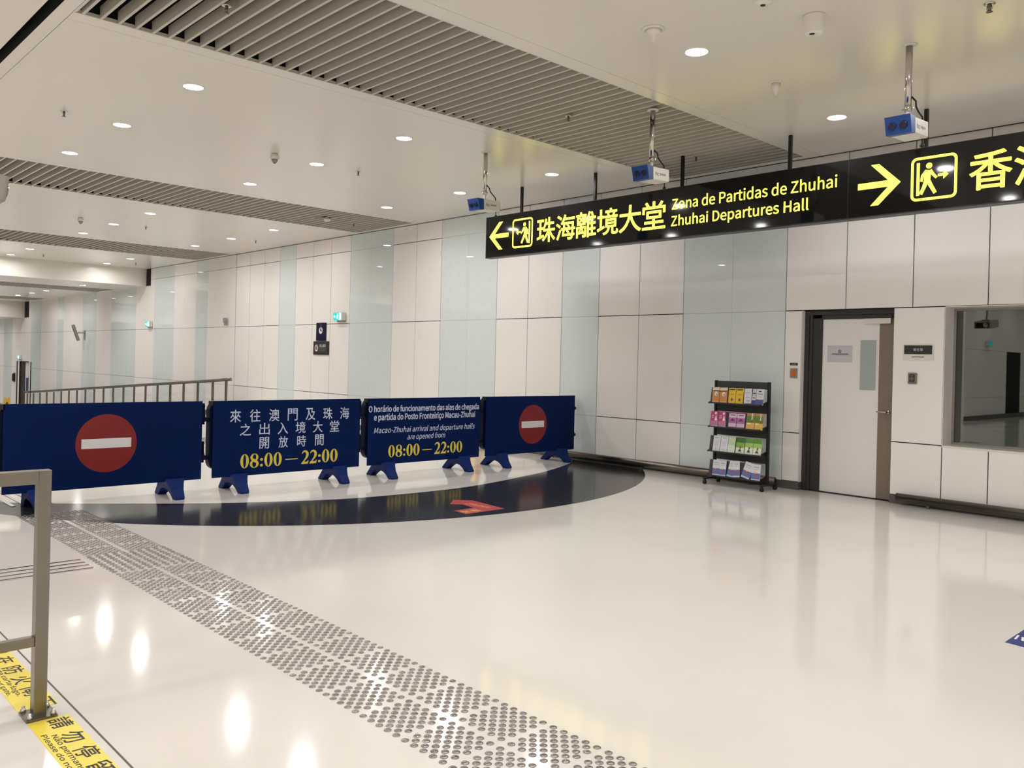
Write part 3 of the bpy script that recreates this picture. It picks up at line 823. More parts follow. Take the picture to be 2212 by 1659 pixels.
def ell(cx, cy, rx, ry, n=36): return [(cx + rx * math.cos(2 * math.pi * k / n), cy + ry * math.sin(2 * math.pi * k / n)) for k in range(n)]
def serif_hours(mb, fr, a0, a1, b0, b1, ma):
    """08:00 to 22:00 in bold upright serif figures"""
    lay = [('0', .105), ('8', .110), (':', .045), ('0', .105), ('0', .105), ('-', .165), ('2', .100), ('2', .100), (':', .045), ('0', .105), ('0', .105)]
    gap = .012; tot = sum(w_ for _, w_ in lay) + gap * (len(lay) - 1) + .07; sc = (a1 - a0) / tot; h = b1 - b0; x = a0
    for ch, w_ in lay:
        if ch == '-': x += .035 * sc
        W = w_ * sc; cx = x + W / 2; cb = (b0 + b1) / 2
        if ch == '0': ringpoly(mb, ell(cx, cb, W / 2, h / 2), ell(cx, cb, W * .17, h * .455), ma, fr)
        elif ch == '8':
            ringpoly(mb, ell(cx, b0 + h * .73, W * .45, h * .27), ell(cx + W * .01, b0 + h * .75, W * .19, h * .20), ma, fr)
            ringpoly(mb, ell(cx, b0 + h * .27, W * .5, h * .285), ell(cx - W * .01, b0 + h * .25, W * .22, h * .215), ma, fr, .0002)
            stroke(mb, [(cx - W * .30, b0 + h * .63, W * .24), (cx, b0 + h * .5, W * .30), (cx + W * .30, b0 + h * .38, W * .24)], ma, fr, .0003)
        elif ch == ':':
            for q in (.14, .55): disc(mb, cx, b0 + h * q, W * .40, h * .10, ma, fr, 0, 20)
        elif ch == '-':
            mb.poly([(x, b0 + h * .40, 0), (x + W, b0 + h * .40, 0), (x + W, b0 + h * .46, 0), (x, b0 + h * .46, 0)], ma, fr); x += .035 * sc
        else:
            pts = []
            for k in range(13):
                a = math.radians(165 - 190 * k / 12); wv = W * (.10 + .24 * min(1, k / 9))
                pts.append((cx - W * .04 + W * .36 * math.cos(a), b0 + h * .70 + h * .25 * math.sin(a), wv))
            pts += [(cx + W * .18, b0 + h * .46, W * .26), (cx - W * .12, b0 + h * .24, W * .15), (cx - W * .38, b0 + h * .06, W * .09)]
            stroke(mb, pts, ma, fr)
            mb.poly([(x, b0, .0002), (x + W * .90, b0, .0002), (x + W, b0 + h * .27, .0002), (x + W * .93, b0 + h * .27, .0002), (x + W * .78, b0 + h * .165, .0002), (x + W * .12, b0 + h * .165, .0002), (x, b0 + h * .05, .0002)], ma, fr)
        x += W + gap * sc

b1 = barrier(1.965, 3.872, 'blue barrier with large red no-entry disc, behind the steel handrail')
no_entry(b1, -.03 + .0, .616, .2945)
b2 = barrier(3.995, 5.90, 'blue barrier with white Chinese writing above the yellow opening hours')
K = 9.02 / 8.86
def KY(y): return y * K
def KZ(z): return 1.55 + (z - 1.55) * K
fr2 = frame((.0008, -b2.location.y, 0), (0, 1, 0), (0, 0, 1)); mb = MB()
def row(mb, fr, s, y0, y1, z0, z1, ma, cw):
    n = len(s)
    for k, ch in enumerate(s):
        a = KY(y0 + (y1 - y0 - cw) * k / (n - 1)); b = a + cw * K
        lo, hi = (.1, .9) if ch in '入之大' else (0, 1)
        put_text(mb, ch, ma, fr, a, b, KZ(z0), KZ(z1), bold=.006)
row(mb, fr2, '來往澳門及珠海', 4.115, 5.635, .795, .935, M_LETTER, .125)
row(mb, fr2, '之出入境大堂', 4.235, 5.50, .645, .778, M_LETTER, .128)
row(mb, fr2, '開放時間', 4.47, 5.29, .488, .618, M_LETTER, .115)
mb.build('lettering', b2, keepn=True); mb = MB()
serif_hours(mb, fr2, KY(4.245), KY(5.487), KZ(.28), KZ(.438), M_YLETTER)
mb.build('lettering', b2, keepn=True)
b3 = barrier(6.022, 7.90, 'blue barrier with Portuguese and English writing above the yellow opening hours')
fr3 = frame((.0008, -b3.location.y, 0), (0, 1, 0), (0, 0, 1)); mb = MB()
put_text(mb, 'O horário de funcionamento das alas de chegada', M_LETTER, fr3, KY(5.922), KY(7.737), KZ(.842), KZ(.952), bold=.022)
put_text(mb, 'e partida do Posto Fronteiriço Macau-Zhuhai', M_LETTER, fr3, KY(6.003), KY(7.671), KZ(.735), KZ(.842), bold=.022)
mb.build('lettering', b3, keepn=True); mb = MB()
put_text(mb, 'Macao-Zhuhai arrival and departure halls', M_LETTER, fr3, KY(6.005), KY(7.671), KZ(.578), KZ(.672), bold=.008, shear=.22)
put_text(mb, 'are opened from', M_LETTER, fr3, KY(6.525), KY(7.15), KZ(.478), KZ(.572), bold=.008, shear=.22)
mb.build('lettering', b3, keepn=True); mb = MB()
serif_hours(mb, fr3, KY(6.229), KY(7.452), KZ(.283), KZ(.439), M_YLETTER)
mb.build('lettering', b3, keepn=True)
b4 = barrier(8.02, 9.895, 'blue barrier with red no-entry disc at the wall end of the row')
no_entry(b4, KY(8.81) - b4.location.y, KZ(.617), .2945)
b5 = barrier(-.06, 1.845, 'plain blue barrier at the far left end of the linked row')

# ------------------------------------------------------------------ foreground steel handrail
t = thing('floor_handrail', 'square steel tube handrail bolted to the floor in the left foreground', 'handrail', (-3.95, 1.015, 0))
TW = .03
mb = MB(); mb.rbox(-TW, TW, -.025, .025, .01, 1.04, M_STEEL, .003, 'z', 2); mb.build('post', t)
mb = MB(); mb.rbox(-TW, TW, -.025, .025, .01, 1.0, M_STEEL, .003, 'z', 2, Matrix.Translation((0, -1.5, 0))); mb.build('post', t)
mb = MB(); mb.rbox(-TW - .001, TW + .001, -1.9, -.0255, .985, 1.0405, M_STEEL, .003, 'y', 2); mb.build('top_rail', t)
mb = MB(); mb.rbox(-.02, .02, -1.9, -.0255, .30, .34, M_STEEL, .003, 'y', 2); mb.build('middle_rail', t)
for dy in (0, -1.5):
    mb = MB(); mb.rbox(-.065, .065, dy - .06, dy + .06, 0, .010, M_STEELDK, .006, 'z', 3); bp = mb.build('base_plate', t)
    for sx in (-1, 1):
        for sy in (-1, 1):
            mb = MB(); mb.lathe([(.012, 0), (.012, .010), (.008, .012), (.007, .024), (0, .026)], M_CHROME, Matrix.Translation((sx * .05, dy + sy * .045, .010)), 6); mb.build('anchor_bolt', bp)

# ------------------------------------------------------------------ handrail along the ramp
t = thing('ramp_handrail', 'brown steel handrail with many posts along the wall, sloping down behind the barriers', 'handrail', (-20.6, 9.5, 0))
def ramp_z(x): return 0 if x > RAMP0 else max(LOW, (x - RAMP0) / (RAMP1 - RAMP0) * LOW)
M_RAIL = mat('ramp_rail_steel', rgb(124, 112, 100), .38, metal=.7)
px = [-20.72, -21.52] + [-22.46 - .955 * k for k in range(19)]
mb = MB()
tops = [(x, ramp_z(x) + .87 - .0) for x in px]
for x in px:
    z = ramp_z(x); q = MB(); q.rbox(x - .04 + 20.6, x + .04 + 20.6, -.02, .02, z, z + .865, M_RAIL, .004, 'z', 2); q.build('post', t)
line = [(-20.45, .90)] + [(px[1], ramp_z(px[1]) + .885)] + [(px[-1] - .5, ramp_z(px[-1]) + .885)]
mb = MB(); mb.tube([(x + 20.6, -.005, z + .028) for x, z in line], .024, M_STEEL, 10); mb.build('top_rail', t)
mb = MB()
for (xa, za), (xb, zb) in zip(line, line[1:]):
    mb.prism([(xa + 20.6, za - .03), (xa + 20.6, za), (xb + 20.6, zb), (xb + 20.6, zb - .03)], -.028, .028, M_RAIL, 'y')
mb.build('flat_bar', t)

# ------------------------------------------------------------------ floor stickers and tactile paving
def floor_sticker(x0, x1, label, cjk, pt, en):
    t = thing('floor_sticker', label, 'sticker', ((x0 + x1) / 2, 1.035, 0), 'yellow warning stickers on the floor')
    h = (x1 - x0) / 2; mb = MB(); mb.box(-h, h, -.078, .078, .0003, .0014, M_STICK); mb.build('sheet', t)
    fr = frame((0, 0, .0019), (1, 0, 0), (0, 1, 0)); mb = MB(); M_K = mat('sticker_black', rgb(30, 30, 28), .5)
    for ch, a in cjk: put_text(mb, ch, M_K, fr, a - x0 - h, a - x0 - h + .105, -.012, .072, bold=.012)
    put_text(mb, pt[0], M_K, fr, pt[1] - x0 - h, pt[2] - x0 - h, -.043, -.012, bold=.012)
    put_text(mb, en[0], M_K, fr, en[1] - x0 - h, en[2] - x0 - h, -.074, -.045, bold=.012)
    mb.build('lettering', t, keepn=True)
floor_sticker(-5.56, -4.03, 'yellow floor sticker ending at the near side of the steel handrail post',
              [(c, -4.133 - .1675 * (8 - k)) for k, c in enumerate('請勿停留在防火閘下')], ('Não permaneça debaixo da porta corta-fogo.', -5.48, -4.22), ('Please do not stay under the fire rated gate.', -5.48, -4.25))
floor_sticker(-3.88, -2.35, 'yellow floor sticker starting at the handrail foot, in the lower left corner',
              [(c, -3.862 + .169 * k) for k, c in enumerate('請勿停留在防火閘下')], ('Não permaneça debaixo da porta corta-fogo.', -3.70, -2.42), ('Please do not stay under the fire rated gate.', -3.725, -2.44))

# domed steel studs set in the floor: 305 mm tiles of 5x5 plus 4x4 between
studs = []
P5 = .061; T0 = -2.818
for k in range(-22, 7):
    xr = T0 + .305 * k
    for ytop in (2.604, 2.299):
        if k in (-12, -11):
            # the two tile columns where the guide bars meet the strip: closer, zigzag rows
            for a in range(10):
                for b in range(5): studs.append((xr - a * .0305, ytop - b * P5 + (.008 if a % 2 else -.008)))
            continue
        for a in range(5):
            for b in range(5):
                studs.append((xr - a * P5, ytop - b * P5))
                if a < 4 and b < 4: studs.append((xr - (a + .5) * P5, ytop - (b + .5) * P5))
view = []
fwd = -Vector((cam.matrix_world[0][2], cam.matrix_world[1][2], cam.matrix_world[2][2]))
studs.sort(key=lambda p: (Vector((p[0], p[1], 0)) - cam.matrix_world.translation).dot(fwd))
def seen(p):
    # whether a stud lies inside the frame of the camera
    v = Vector((p[0], p[1], 0)) - cam.matrix_world.translation; d_ = v.dot(fwd)
    if d_ <= 0: return False
    return 784.06 - 1820.9 * v.dot(UV) / d_ < 1655 and 4 < 1107.6 + 1820.9 * v.dot(RV) / d_ < 2208
mb = MB(); mb.lathe([(.0165, .0003), (.0160, .0022), (.0125, .0042), (.0065, .0054), (0, .0058)], M_STUD, seg=14)
stud0 = None; rest = MB(); n_ind = 0
for p in studs:
    if p[0] < -8.81: continue
    if seen(p) and n_ind < 300:
        if stud0 is None:
            stud0 = mb.build('tactile_stud', loc=(p[0], p[1], 0))
            tag(stud0, 'small domed steel stud in the nearest rows of the studded walking strip', 'stud', 'domed steel studs of the tactile strip')
        else:
            c = stud0.copy(); COL.objects.link(c); c.location = (p[0], p[1], 0)
        n_ind += 1
    else:
        rest.lathe([(.0165, .0003), (.0160, .0022), (.0125, .0042), (.0065, .0054), (0, .0058)], M_STUD, Matrix.Translation((p[0], p[1], 0)), 10)
o = rest.build('tactile_studs'); tag(o, 'farther rows of small domed steel studs running toward the barriers', 'studs'); o['kind'] = 'stuff'
M_BAR = mat('guide_bar_steel', rgb(205, 200, 196), .22, metal=1)
BARL = ('nearest', 'second', 'third', 'farthest')
for k, x in enumerate((-6.40, -6.50, -6.60, -6.70)):
    mb = MB(); mb.rbox(x - .017, x + .017, .2, 1.98, .0003, .005, M_BAR, .002, 'y', 2)
    tag(mb.build('tactile_bar'), f'{BARL[k]} of four steel guide bars crossing behind the handrail to the studs', 'guide bar', 'steel guide bars beside the handrail')
for k, y in enumerate((2.14, 2.25, 2.36, 2.47)):
    mb = MB(); mb.rbox(-19.5, -9.35, y - .02, y + .02, .0014, .006, M_BAR, .002, 'x', 2)
    tag(mb.build('tactile_bar'), f'{BARL[k]} of four long steel guide bars under the leftmost no-entry barrier', 'guide bar', 'steel guide bars beyond the barriers')

# arrow stickers
t = thing('arrow_sticker', 'red chevron sticker with gold writing on the dark floor crescent', 'sticker', (-6.75, 5.8, 0))
mb = MB(); R_ = [(-6.47, 6.01), (-6.44, 5.49), (-6.66, 5.51), (-6.67, 5.78), (-6.975, 5.72), (-7.17, 5.93), (-7.03, 6.05)]
R_ = [(-6.445, 6.02), (-7.03, 6.08), (-7.18, 5.93), (-6.98, 5.72), (-6.90, 5.82), (-6.67, 5.79), (-6.66, 5.51), (-6.44, 5.49)]
mb.prism([(x + 6.75, y - 5.8) for x, y in R_], .0014, .0024, M_ARROWRED, 'z'); mb.build('sheet', t)
mb = MB(); fra = frame((6.75, -5.8, .0029), (1, 0, 0), (0, 1, 0))
fz = frame((6.75 - 6.91, 5.865 - 5.8, .0029), Vector((1, .08, 0)).normalized(), Vector((-.08, 1, 0)).normalized())
put_text(mb, 'ZHUHAI', M_GOLD, fz, 0, .34, 0, .075, bold=.01)
fz = frame((6.75 - 6.60, 5.73 - 5.8, .0029), (0, -1, 0), (1, 0, 0))
put_text(mb, '珠', M_GOLD, fz, -.02, .085, 0, .12, bold=.01); put_text(mb, '海', M_GOLD, fz, .10, .205, 0, .12, bold=.01)
mb.build('lettering', t, keepn=True)
t = thing('arrow_sticker', 'dark blue pointed floor sticker at the right edge, on pale floor', 'sticker', (-1.4, 5.6, 0))
mb = MB(); B_ = [(-1.553, 5.415), (-1.553, 5.78), (-1.40, 5.93), (-.75, 5.93), (-.75, 5.66), (-1.28, 5.66), (-1.30, 5.38)]
mb.prism([(x + 1.4, y - 5.6) for x, y in B_], .0003, .0013, M_ARROWBLUE, 'z'); mb.build('sheet', t)
mb = MB(); fz = frame((-.11, -.10, .0018), (0, 1, 0), (-1, 0, 0))
stroke(mb, [(0.02, -.02, .016), (.10, .0, .016)], M_WHITE, fz); stroke(mb, [(.02, .02, .012), (.12, .03, .012)], M_WHITE, fz)
mb.build('lettering', t, keepn=True)

# ------------------------------------------------------------------ brochure rack and its leaflets
t = thing('brochure_rack', 'black wheeled four-shelf rack of leaflets against the pale glass wall panel', 'rack', (-5.865, 9.62, 0))
RW = .385; ROWZ = (1.062, .752, .434, .120)
for s in (-1, 1):
    mb = MB(); mb.rbox(s * RW - .014, s * RW + .014, -.025, .025, .065, 1.36, M_RACK, .004, 'z', 2); mb.build('upright', t)
mb = MB(); mb.rbox(-RW, RW, -.012, .012, 1.265, 1.355, M_RACKPANEL, .004, 'y', 2); mb.build('header_panel', t)
for z in ROWZ:
    mb = MB()
    mb.prism([(-.192, z), (-.197, z + .016), (-.191, z + .016), (-.187, z + .006), (-.162, z + .006), (-.128, z + .206), (-.123, z + .206), (-.157, z)], -RW + .015, RW - .015, M_RACKPANEL, 'x')
    for s in (-1, 1):
        a = s * (RW - .012)
        mb.prism([(-.195, z - .002), (-.195, z + .014), (-.03, z + .05), (.0, z + .05), (.02, z - .01)], a - .004, a + .004, M_RACK, 'x')
    sh = mb.build('shelf', t)
    mb = MB(); mb.box(-RW, RW, -.004, .008, z - .105 if z > .2 else z - .02, z + .0, M_RACKPANEL); mb.build('back_panel', sh)
for s in (-1, 1):
    mb = MB(); mb.rbox(s * (RW + .03) - .016, s * (RW + .03) + .016, -.20, .17, .065, .085, M_RACK, .004, 'z', 2); mb.box(s * RW - .03, s * RW + .03, -.03, .03, .06, .085, M_RACK); ft = mb.build('foot', t)
    for y in (-.175, .145):
        mb = MB(); W = Matrix.Translation((s * (RW + .03), y, .026)) @ Matrix.Rotation(math.pi / 2, 4, 'Y')
        mb.lathe([(.006, -.02), (.024, -.018), (.026, -.008), (.026, .008), (.024, .018), (.006, .02)], M_RUBBER, W, 18)
        mb.box(s * (RW + .03) - .012, s * (RW + .03) + .012, y - .012, y + .012, .045, .068, M_RACK); mb.build('caster', ft)
mb = MB(); mb.rbox(-RW, RW, -.012, .012, .07, .10, M_RACK, .004, 'x', 2); mb.build('crossbar', t)

C_ = {}
def cm(r, g, b):
    return mat('print_%d_%d_%d' % (r, g, b), rgb(r, g, b), .45)
def leaflet(row, zx0, zx1, label, bands, extra=(), rise=0, roll=0, fwd=0, h=.205):
    X = lambda zx: -6.205 + (zx - 275) / 605 * .735
    x0, x1 = X(zx0) + .002, X(zx1) - .002; z = ROWZ[row] + .0075 + rise; wd = x1 - x0
    mb = MB(); hw = wd / 2
    mb.box(-hw, hw, 0, .006, 0, h, cm(*bands[0][2]))
    fr = frame((0, -.0006, 0), (1, 0, 0), (0, 0, 1))
    for q, (b0, b1, c) in enumerate(bands): mb.poly([(-hw, b0 * h, q * .0003), (hw, b0 * h, q * .0003), (hw, b1 * h, q * .0003), (-hw, b1 * h, q * .0003)], cm(*c), fr)
    for e in extra:
        kind, a, b, ra, rb, c = e
        if kind == 'o': disc(mb, a * hw, b * h, ra * hw, rb * h, cm(*c), fr, .0012, 18)
        elif kind == 'r': mb.poly([((a - ra) * hw, (b - rb) * h, .0012), ((a + ra) * hw, (b - rb) * h, .0012), ((a + ra) * hw, (b + rb) * h, .0012), ((a - ra) * hw, (b + rb) * h, .0012)], cm(*c), fr)
        elif kind == 't': mb.poly([((a - ra) * hw, (b - rb) * h, .0012), ((a + ra) * hw, (b - rb) * h, .0012), (a * hw, (b + rb) * h, .0012)], cm(*c), fr)
    o = mb.build('leaflet', keepn=True)
    o.location = ((x0 + x1) / 2, 9.62 - .172 + fwd, z); o.rotation_euler = (math.radians(-10), math.radians(roll), 0)
    tag(o, label, 'leaflet', 'leaflets on the black rack')
WT, NV, GY, BL = (214, 214, 222), (60, 70, 130), (150, 150, 158), (30, 30, 34)
ORB = [(0, .8, (204, 138, 66)), (.8, 1, (224, 206, 178)), (.74, .8, (44, 40, 40))]
ORX = (('o', .05, .58, .42, .15, (238, 232, 224)), ('o', .12, .54, .16, .07, (60, 44, 36)), ('r', 0, .08, .8, .03, (232, 190, 120)))
leaflet(0, 275, 366, 'orange leaflet with white circle, leftmost on the top shelf', ORB, ORX, roll=-3)
leaflet(0, 368, 462, 'orange leaflet with white circle, second from left on the top shelf', ORB, ORX, roll=-3)
YB = [(0, 1, (228, 186, 44))]; YX = (('r', 0, .90, .8, .035, (52, 44, 20)), ('r', 0, .60, .55, .03, (196, 150, 30)), ('r', .05, .25, .3, .06, (120, 84, 30)), ('t', -.02, .36, .25, .05, (140, 92, 34)))
leaflet(0, 474, 560, 'plain yellow leaflet, left one of the yellow pair on the top shelf', YB, YX, roll=-2)
leaflet(0, 562, 652, 'plain yellow leaflet, right one of the yellow pair on the top shelf', YB, YX, roll=-2)
leaflet(0, 660, 750, 'white leaflet with narrow navy foot, beside the yellow pair on the top shelf', [(0, 1, WT), (0, .08, NV)], (('r', 0, .75, .6, .015, GY), ('r', 0, .45, .6, .012, GY), ('r', .1, .25, .4, .03, GY)), roll=-3)
leaflet(0, 751, 796, 'narrow white leaflet left of the blue-footed one on the top shelf', [(0, 1, (196, 198, 206)), (0, .3, NV)], (('r', 0, .72, .7, .03, BL), ('r', 0, .45, .6, .02, BL)))
leaflet(0, 797, 884, 'white leaflet with broad blue foot, rightmost on the top shelf', [(0, 1, WT), (0, .36, (74, 88, 150))], (('r', -.1, .86, .4, .03, BL), ('r', 0, .70, .7, .02, BL), ('t', -.1, .36, .3, -.06, (226, 200, 96)), ('r', 0, .52, .5, .012, GY)))
MB_ = [(0, 1, (178, 66, 116)), (.05, .38, (190, 120, 156)), (0, .06, (214, 200, 206))]; MX = (('o', .35, .86, .26, .085, (236, 228, 232)), ('t', .42, .58, .38, .18, (236, 228, 232)), ('r', -.45, .72, .35, .03, (222, 160, 190)), ('r', -.45, .60, .35, .03, (222, 160, 190)))
leaflet(1, 262, 358, 'magenta leaflet with white figure, leftmost on the second shelf', MB_, MX, roll=-4)
leaflet(1, 360, 455, 'magenta leaflet with white figure, beside the purple pair', MB_, MX, roll=-4)
PB = [(0, 1, (150, 58, 120)), (.08, .92, (214, 186, 212)), (.30, .66, (170, 106, 160))]; PX = (('r', 0, .82, .6, .025, (70, 50, 90)), ('t', 0, .56, .5, .07, (112, 40, 100)), ('r', 0, .47, .55, .03, (120, 50, 108)))
leaflet(1, 482, 576, 'lavender and purple leaflet, left one of the purple pair', PB, PX, roll=-1)
leaflet(1, 578, 676, 'lavender and purple leaflet, right one of the purple pair', PB, PX, roll=-1)
GB = [(0, 1, (222, 178, 84)), (.42, .85, (104, 134, 54)), (.85, 1, (190, 132, 60))]; GX = (('o', -.3, .62, .5, .16, (84, 124, 40)), ('r', .35, .75, .12, .25, (226, 220, 200)), ('o', .5, .5, .3, .1, (150, 96, 40)), ('r', -.3, .36, .4, .03, (240, 236, 214)))
leaflet(1, 690, 786, 'green and amber leaflet, second from right on the second shelf', GB, GX)
leaflet(1, 788, 884, 'green and amber leaflet, rightmost on the second shelf', GB, GX)
WX = (('r', -.1, .88, .55, .02, GY), ('r', 0, .62, .6, .008, GY), ('r', 0, .52, .6, .008, GY), ('r', 0, .42, .6, .008, GY), ('o', -.1, .16, .12, .04, GY))
leaflet(2, 296, 386, 'plain white form leaflet, leftmost on the third shelf', [(0, 1, WT)], WX)
leaflet(2, 388, 476, 'plain white form leaflet, second from left on the third shelf', [(0, 1, WT)], WX)
leaflet(2, 478, 566, 'pale leaflet with light green top, in the middle of the third shelf', [(0, 1, (216, 222, 214)), (.45, 1, (188, 212, 168))], (('r', 0, .36, .7, .006, GY), ('r', .3, .6, .3, .01, (150, 180, 130))))
GRB = [(0, 1, (222, 228, 208)), (.45, .72, (158, 194, 96)), (.72, 1, (92, 144, 52))]; GRX = (('o', .1, .40, .2, .08, (120, 80, 64)), ('t', 0, .24, .5, .10, (84, 70, 90)), ('r', .1, .10, .4, .012, GY))
leaflet(2, 576, 676, 'deep green leaflet with crouching figure, third from right on the third shelf', [(0, 1, (214, 224, 196)), (.38, .7, (120, 172, 64)), (.7, 1, (56, 110, 40))], GRX)
leaflet(2, 682, 776, 'green and white leaflet with figure, second from right on the third shelf', GRB, GRX)
leaflet(2, 778, 872, 'green and white leaflet with figure, rightmost on the third shelf', GRB, GRX)
B4 = [(0, 1, WT), (.10, .46, (96, 108, 170)), (0, .10, (196, 200, 214))]; X4 = (('r', 0, .82, .6, .02, GY), ('t', -.1, .46, .4, -.07, (228, 204, 110)), ('o', .1, .34, .35, .10, (160, 84, 96)), ('r', 0, .68, .6, .01, GY))
N4 = ('leftmost', 'second from left', 'third from left', 'third from right', 'second from right', 'rightmost')
for k, (a, b, rl, rs, st) in enumerate(((300, 384, -2, 0, 'upright'), (386, 470, -2, 0, 'upright'), (476, 556, 9, .006, 'tilted'), (556, 640, -6, .012, 'slipping'), (648, 748, 14, .016, 'strongly tilted'), (768, 872, -1, 0, 'upright'))):
    leaflet(3, a, b, f'white and blue leaflet, {st}, {N4[k]} on the bottom shelf', B4, X4, roll=rl, rise=rs, fwd=-.008 * (k % 2))

# ------------------------------------------------------------------ signs and devices on the wall
FX = frame((0, 0, 0), (1, 0, 0), (0, 0, 1))
def at_front(y): return frame((0, y, 0), (1, 0, 0), (0, 0, 1))
t = thing('wall_sign', 'upright navy sign with white round symbol, above the black no-photography sign', 'sign', (-16.94, WY, 2.105))
mb = MB(); mb.rbox(-.21, .21, -.02, -.0003, -.205, .205, M_NAVYSIGN, .012, 'y'); mb.build('board', t)
fr = at_front(-.0208); mb = MB(); disc(mb, -.01, .03, .078, .078, M_WHITE, fr)
disc(mb, .0, .045, .032, .032, M_NAVYSIGN, fr, .0004, 20); stroke(mb, [(-.04, .06, .02), (.0, .045, .03), (.04, .0, .012)], M_NAVYSIGN, fr, .0005)
disc(mb, .012, .052, .012, .012, M_WHITE, fr, .0008, 14)
M_DIMBLUE = mat('sign_blue_dim', rgb(60, 62, 100), .3)
for k in range(4): blocks(mb, fr, -.05, .05, .165 - .026 * k, .182 - .026 * k, 3, M_DIMBLUE, .0003)
mb.build('symbol', t, keepn=True)
t = thing('wall_sign', 'wide black no-photography sign on the wall, directly below the navy sign', 'sign', (-16.93, WY, 1.735))
mb = MB(); mb.rbox(-.33, .33, -.02, -.0003, -.155, .155, M_CHARCOAL, .012, 'y'); mb.build('board', t)
fr = at_front(-.0208); mb = MB(); cx, cz, rr = -.19, .0, .088
disc(mb, cx, cz, rr, rr, M_WHITE, fr)
mb.poly([(cx - .045, cz - .04, .0004), (cx + .045, cz - .04, .0004), (cx + .045, cz + .025, .0004), (cx - .045, cz + .025, .0004)], M_CHARCOAL, fr)
disc(mb, cx + .02, cz + .045, .022, .022, M_CHARCOAL, fr, .0004, 16); disc(mb, cx, cz - .008, .018, .018, M_WHITE, fr, .0007, 16)
M_RINGRED = mat('prohibition_red', rgb(120, 30, 44), .4)
ringpoly(mb, ell(cx, cz, rr + .006, rr + .006), ell(cx, cz, rr - .012, rr - .012), M_RINGRED, fr, .0009)
stroke(mb, [(cx - .062, cz + .062, .014), (cx + .062, cz - .062, .014)], M_RINGRED, fr, .0010)
mb.build('no_photography_symbol', t, keepn=True)
mb = MB()
for k, ch in enumerate('禁止攝影'): put_text(mb, ch, M_WHITE, fr, -.06 + .07 * k, .004 + .07 * k, .02, .085)
put_text(mb, 'Proibido fotografar', M_GREYPL, fr, -.06, .24, -.035, -.005); put_text(mb, 'No photography', M_GREYPL, fr, -.06, .20, -.075, -.045)
mb.build('lettering', t, keepn=True)
def exit_sign(x, z, label, wd=.34, hh=.175, y=WY):
    t = thing('exit_sign', label, 'exit sign', (x, y, z), 'lit green exit signs')
    mb = MB(); mb.rbox(-wd / 2, wd / 2 + .01, -.11, -.012, -.0, hh, M_PLASTIC, .006, 'y', 2); mb.box(-wd / 2 + .07, wd / 2, -.06, -.0003, -.03, .02, M_GREYPL); mb.build('housing', t)
    mb = MB(); mb.box(-wd / 2 + .008, wd / 2 - .005, -.1125, -.1102, .008, hh - .008, M_GREEN); f = mb.build('lit_face', t)
    fr = at_front(-.1132); mb = MB(); c = hh / 2
    mb.poly([(wd * .20, .014, 0), (wd * .44, .014, 0), (wd * .44, hh - .014, 0), (wd * .20, hh - .014, 0)], M_EXITW, fr)
    disc(mb, -.0, c + .05, .013, .013, M_EXITW, fr, 0, 12)
    for P in ([(.0, c + .03, .03), (-.004, c - .01, .026), (.03, c - .055, .016)], [(-.004, c - .01, .02), (-.04, c - .05, .016)], [(.0, c + .03, .016), (.05, c + .01, .014)], [(.0, c + .03, .014), (-.035, c + .0, .014)]):
        stroke(mb, P, M_EXITW, fr, .0003)
    stroke(mb, [(-.15, c, .018), (-.08, c, .018)], M_EXITW, fr, .0003); mb.poly([(-.158, c, .0002), (-.115, c + .035, .0002), (-.115, c - .035, .0002)], M_EXITW, fr)
    mb.build('pictogram', f, keepn=True)
exit_sign(-16.11, 2.345, 'lit green exit sign to the right of the navy wall sign')
exit_sign(-27.35, 2.345, 'lit green exit sign on the wall past the ramp handrail, beside a glass panel')
exit_sign(-42.95, 1.09, 'tiny lit green exit sign above the far dark doorway', .34, .17)
# an exit sign on the side wall, seen mirrored in the window
t = thing('exit_sign', 'lit green exit sign glimpsed as a reflection in the dark window', 'exit sign', (-9.42, -9.9, 2.42), 'lit green exit signs', math.radians(90))
mb = MB(); mb.rbox(-.17, .17, -.05, .05, 0, .175, M_PLASTIC, .006, 'y', 2); mb.build('housing', t)
mb = MB(); mb.box(-.16, .16, -.053, -.0505, .008, .167, M_GREEN); mb.build('lit_face', t)

t = thing('room_plate', 'white-framed room plate with black name field between the door and the window', 'sign', (-3.83, WY, 1.76))
mb = MB(); mb.rbox(-.17, .17, -.012, -.0003, -.09, .09, M_PLASTIC, .006, 'y', 2); mb.build('plate', t)
fr = at_front(-.0126); mb = MB(); mb.poly([(-.155, -.022, 0), (.155, -.022, 0), (.155, .080, 0), (-.155, .080, 0)], M_CHARCOAL, fr); mb.build('name_field', t, keepn=True)
mb = MB()
for k, ch in enumerate('衛生局'): put_text(mb, ch, M_LETTER, fr @ Matrix.Translation((0, 0, .0004)), -.052 + .036 * k, -.020 + .036 * k, .014, .046)
blocks(mb, fr, -.07, .07, -.058, -.048, 12, M_INK, .0002)
mb.build('lettering', t, keepn=True)
t = thing('intercom', 'small steel intercom with black slotted speaker, below the room plate', 'intercom', (-3.885, WY, 1.46))
mb = MB(); mb.rbox(-.046, .046, -.022, -.0003, -.062, .062, M_STEEL, .006, 'y', 2); mb.build('housing', t)
mb = MB(); mb.box(-.028, .028, -.0245, -.0215, -.042, .045, M_BLACK)
for k in range(5): mb.box(-.020, .020, -.0255, -.0245, -.032 + .015 * k, -.026 + .015 * k, M_GREYPL)
mb.build('speaker_grille', t)
t = thing('call_point', 'orange push plate in a grey frame, left of the white door', 'call point', (-5.355, WY, 1.48))
mb = MB(); mb.rbox(-.047, .047, -.018, -.0003, -.062, .062, M_GREYPL, .006, 'y', 2); mb.build('frame', t)
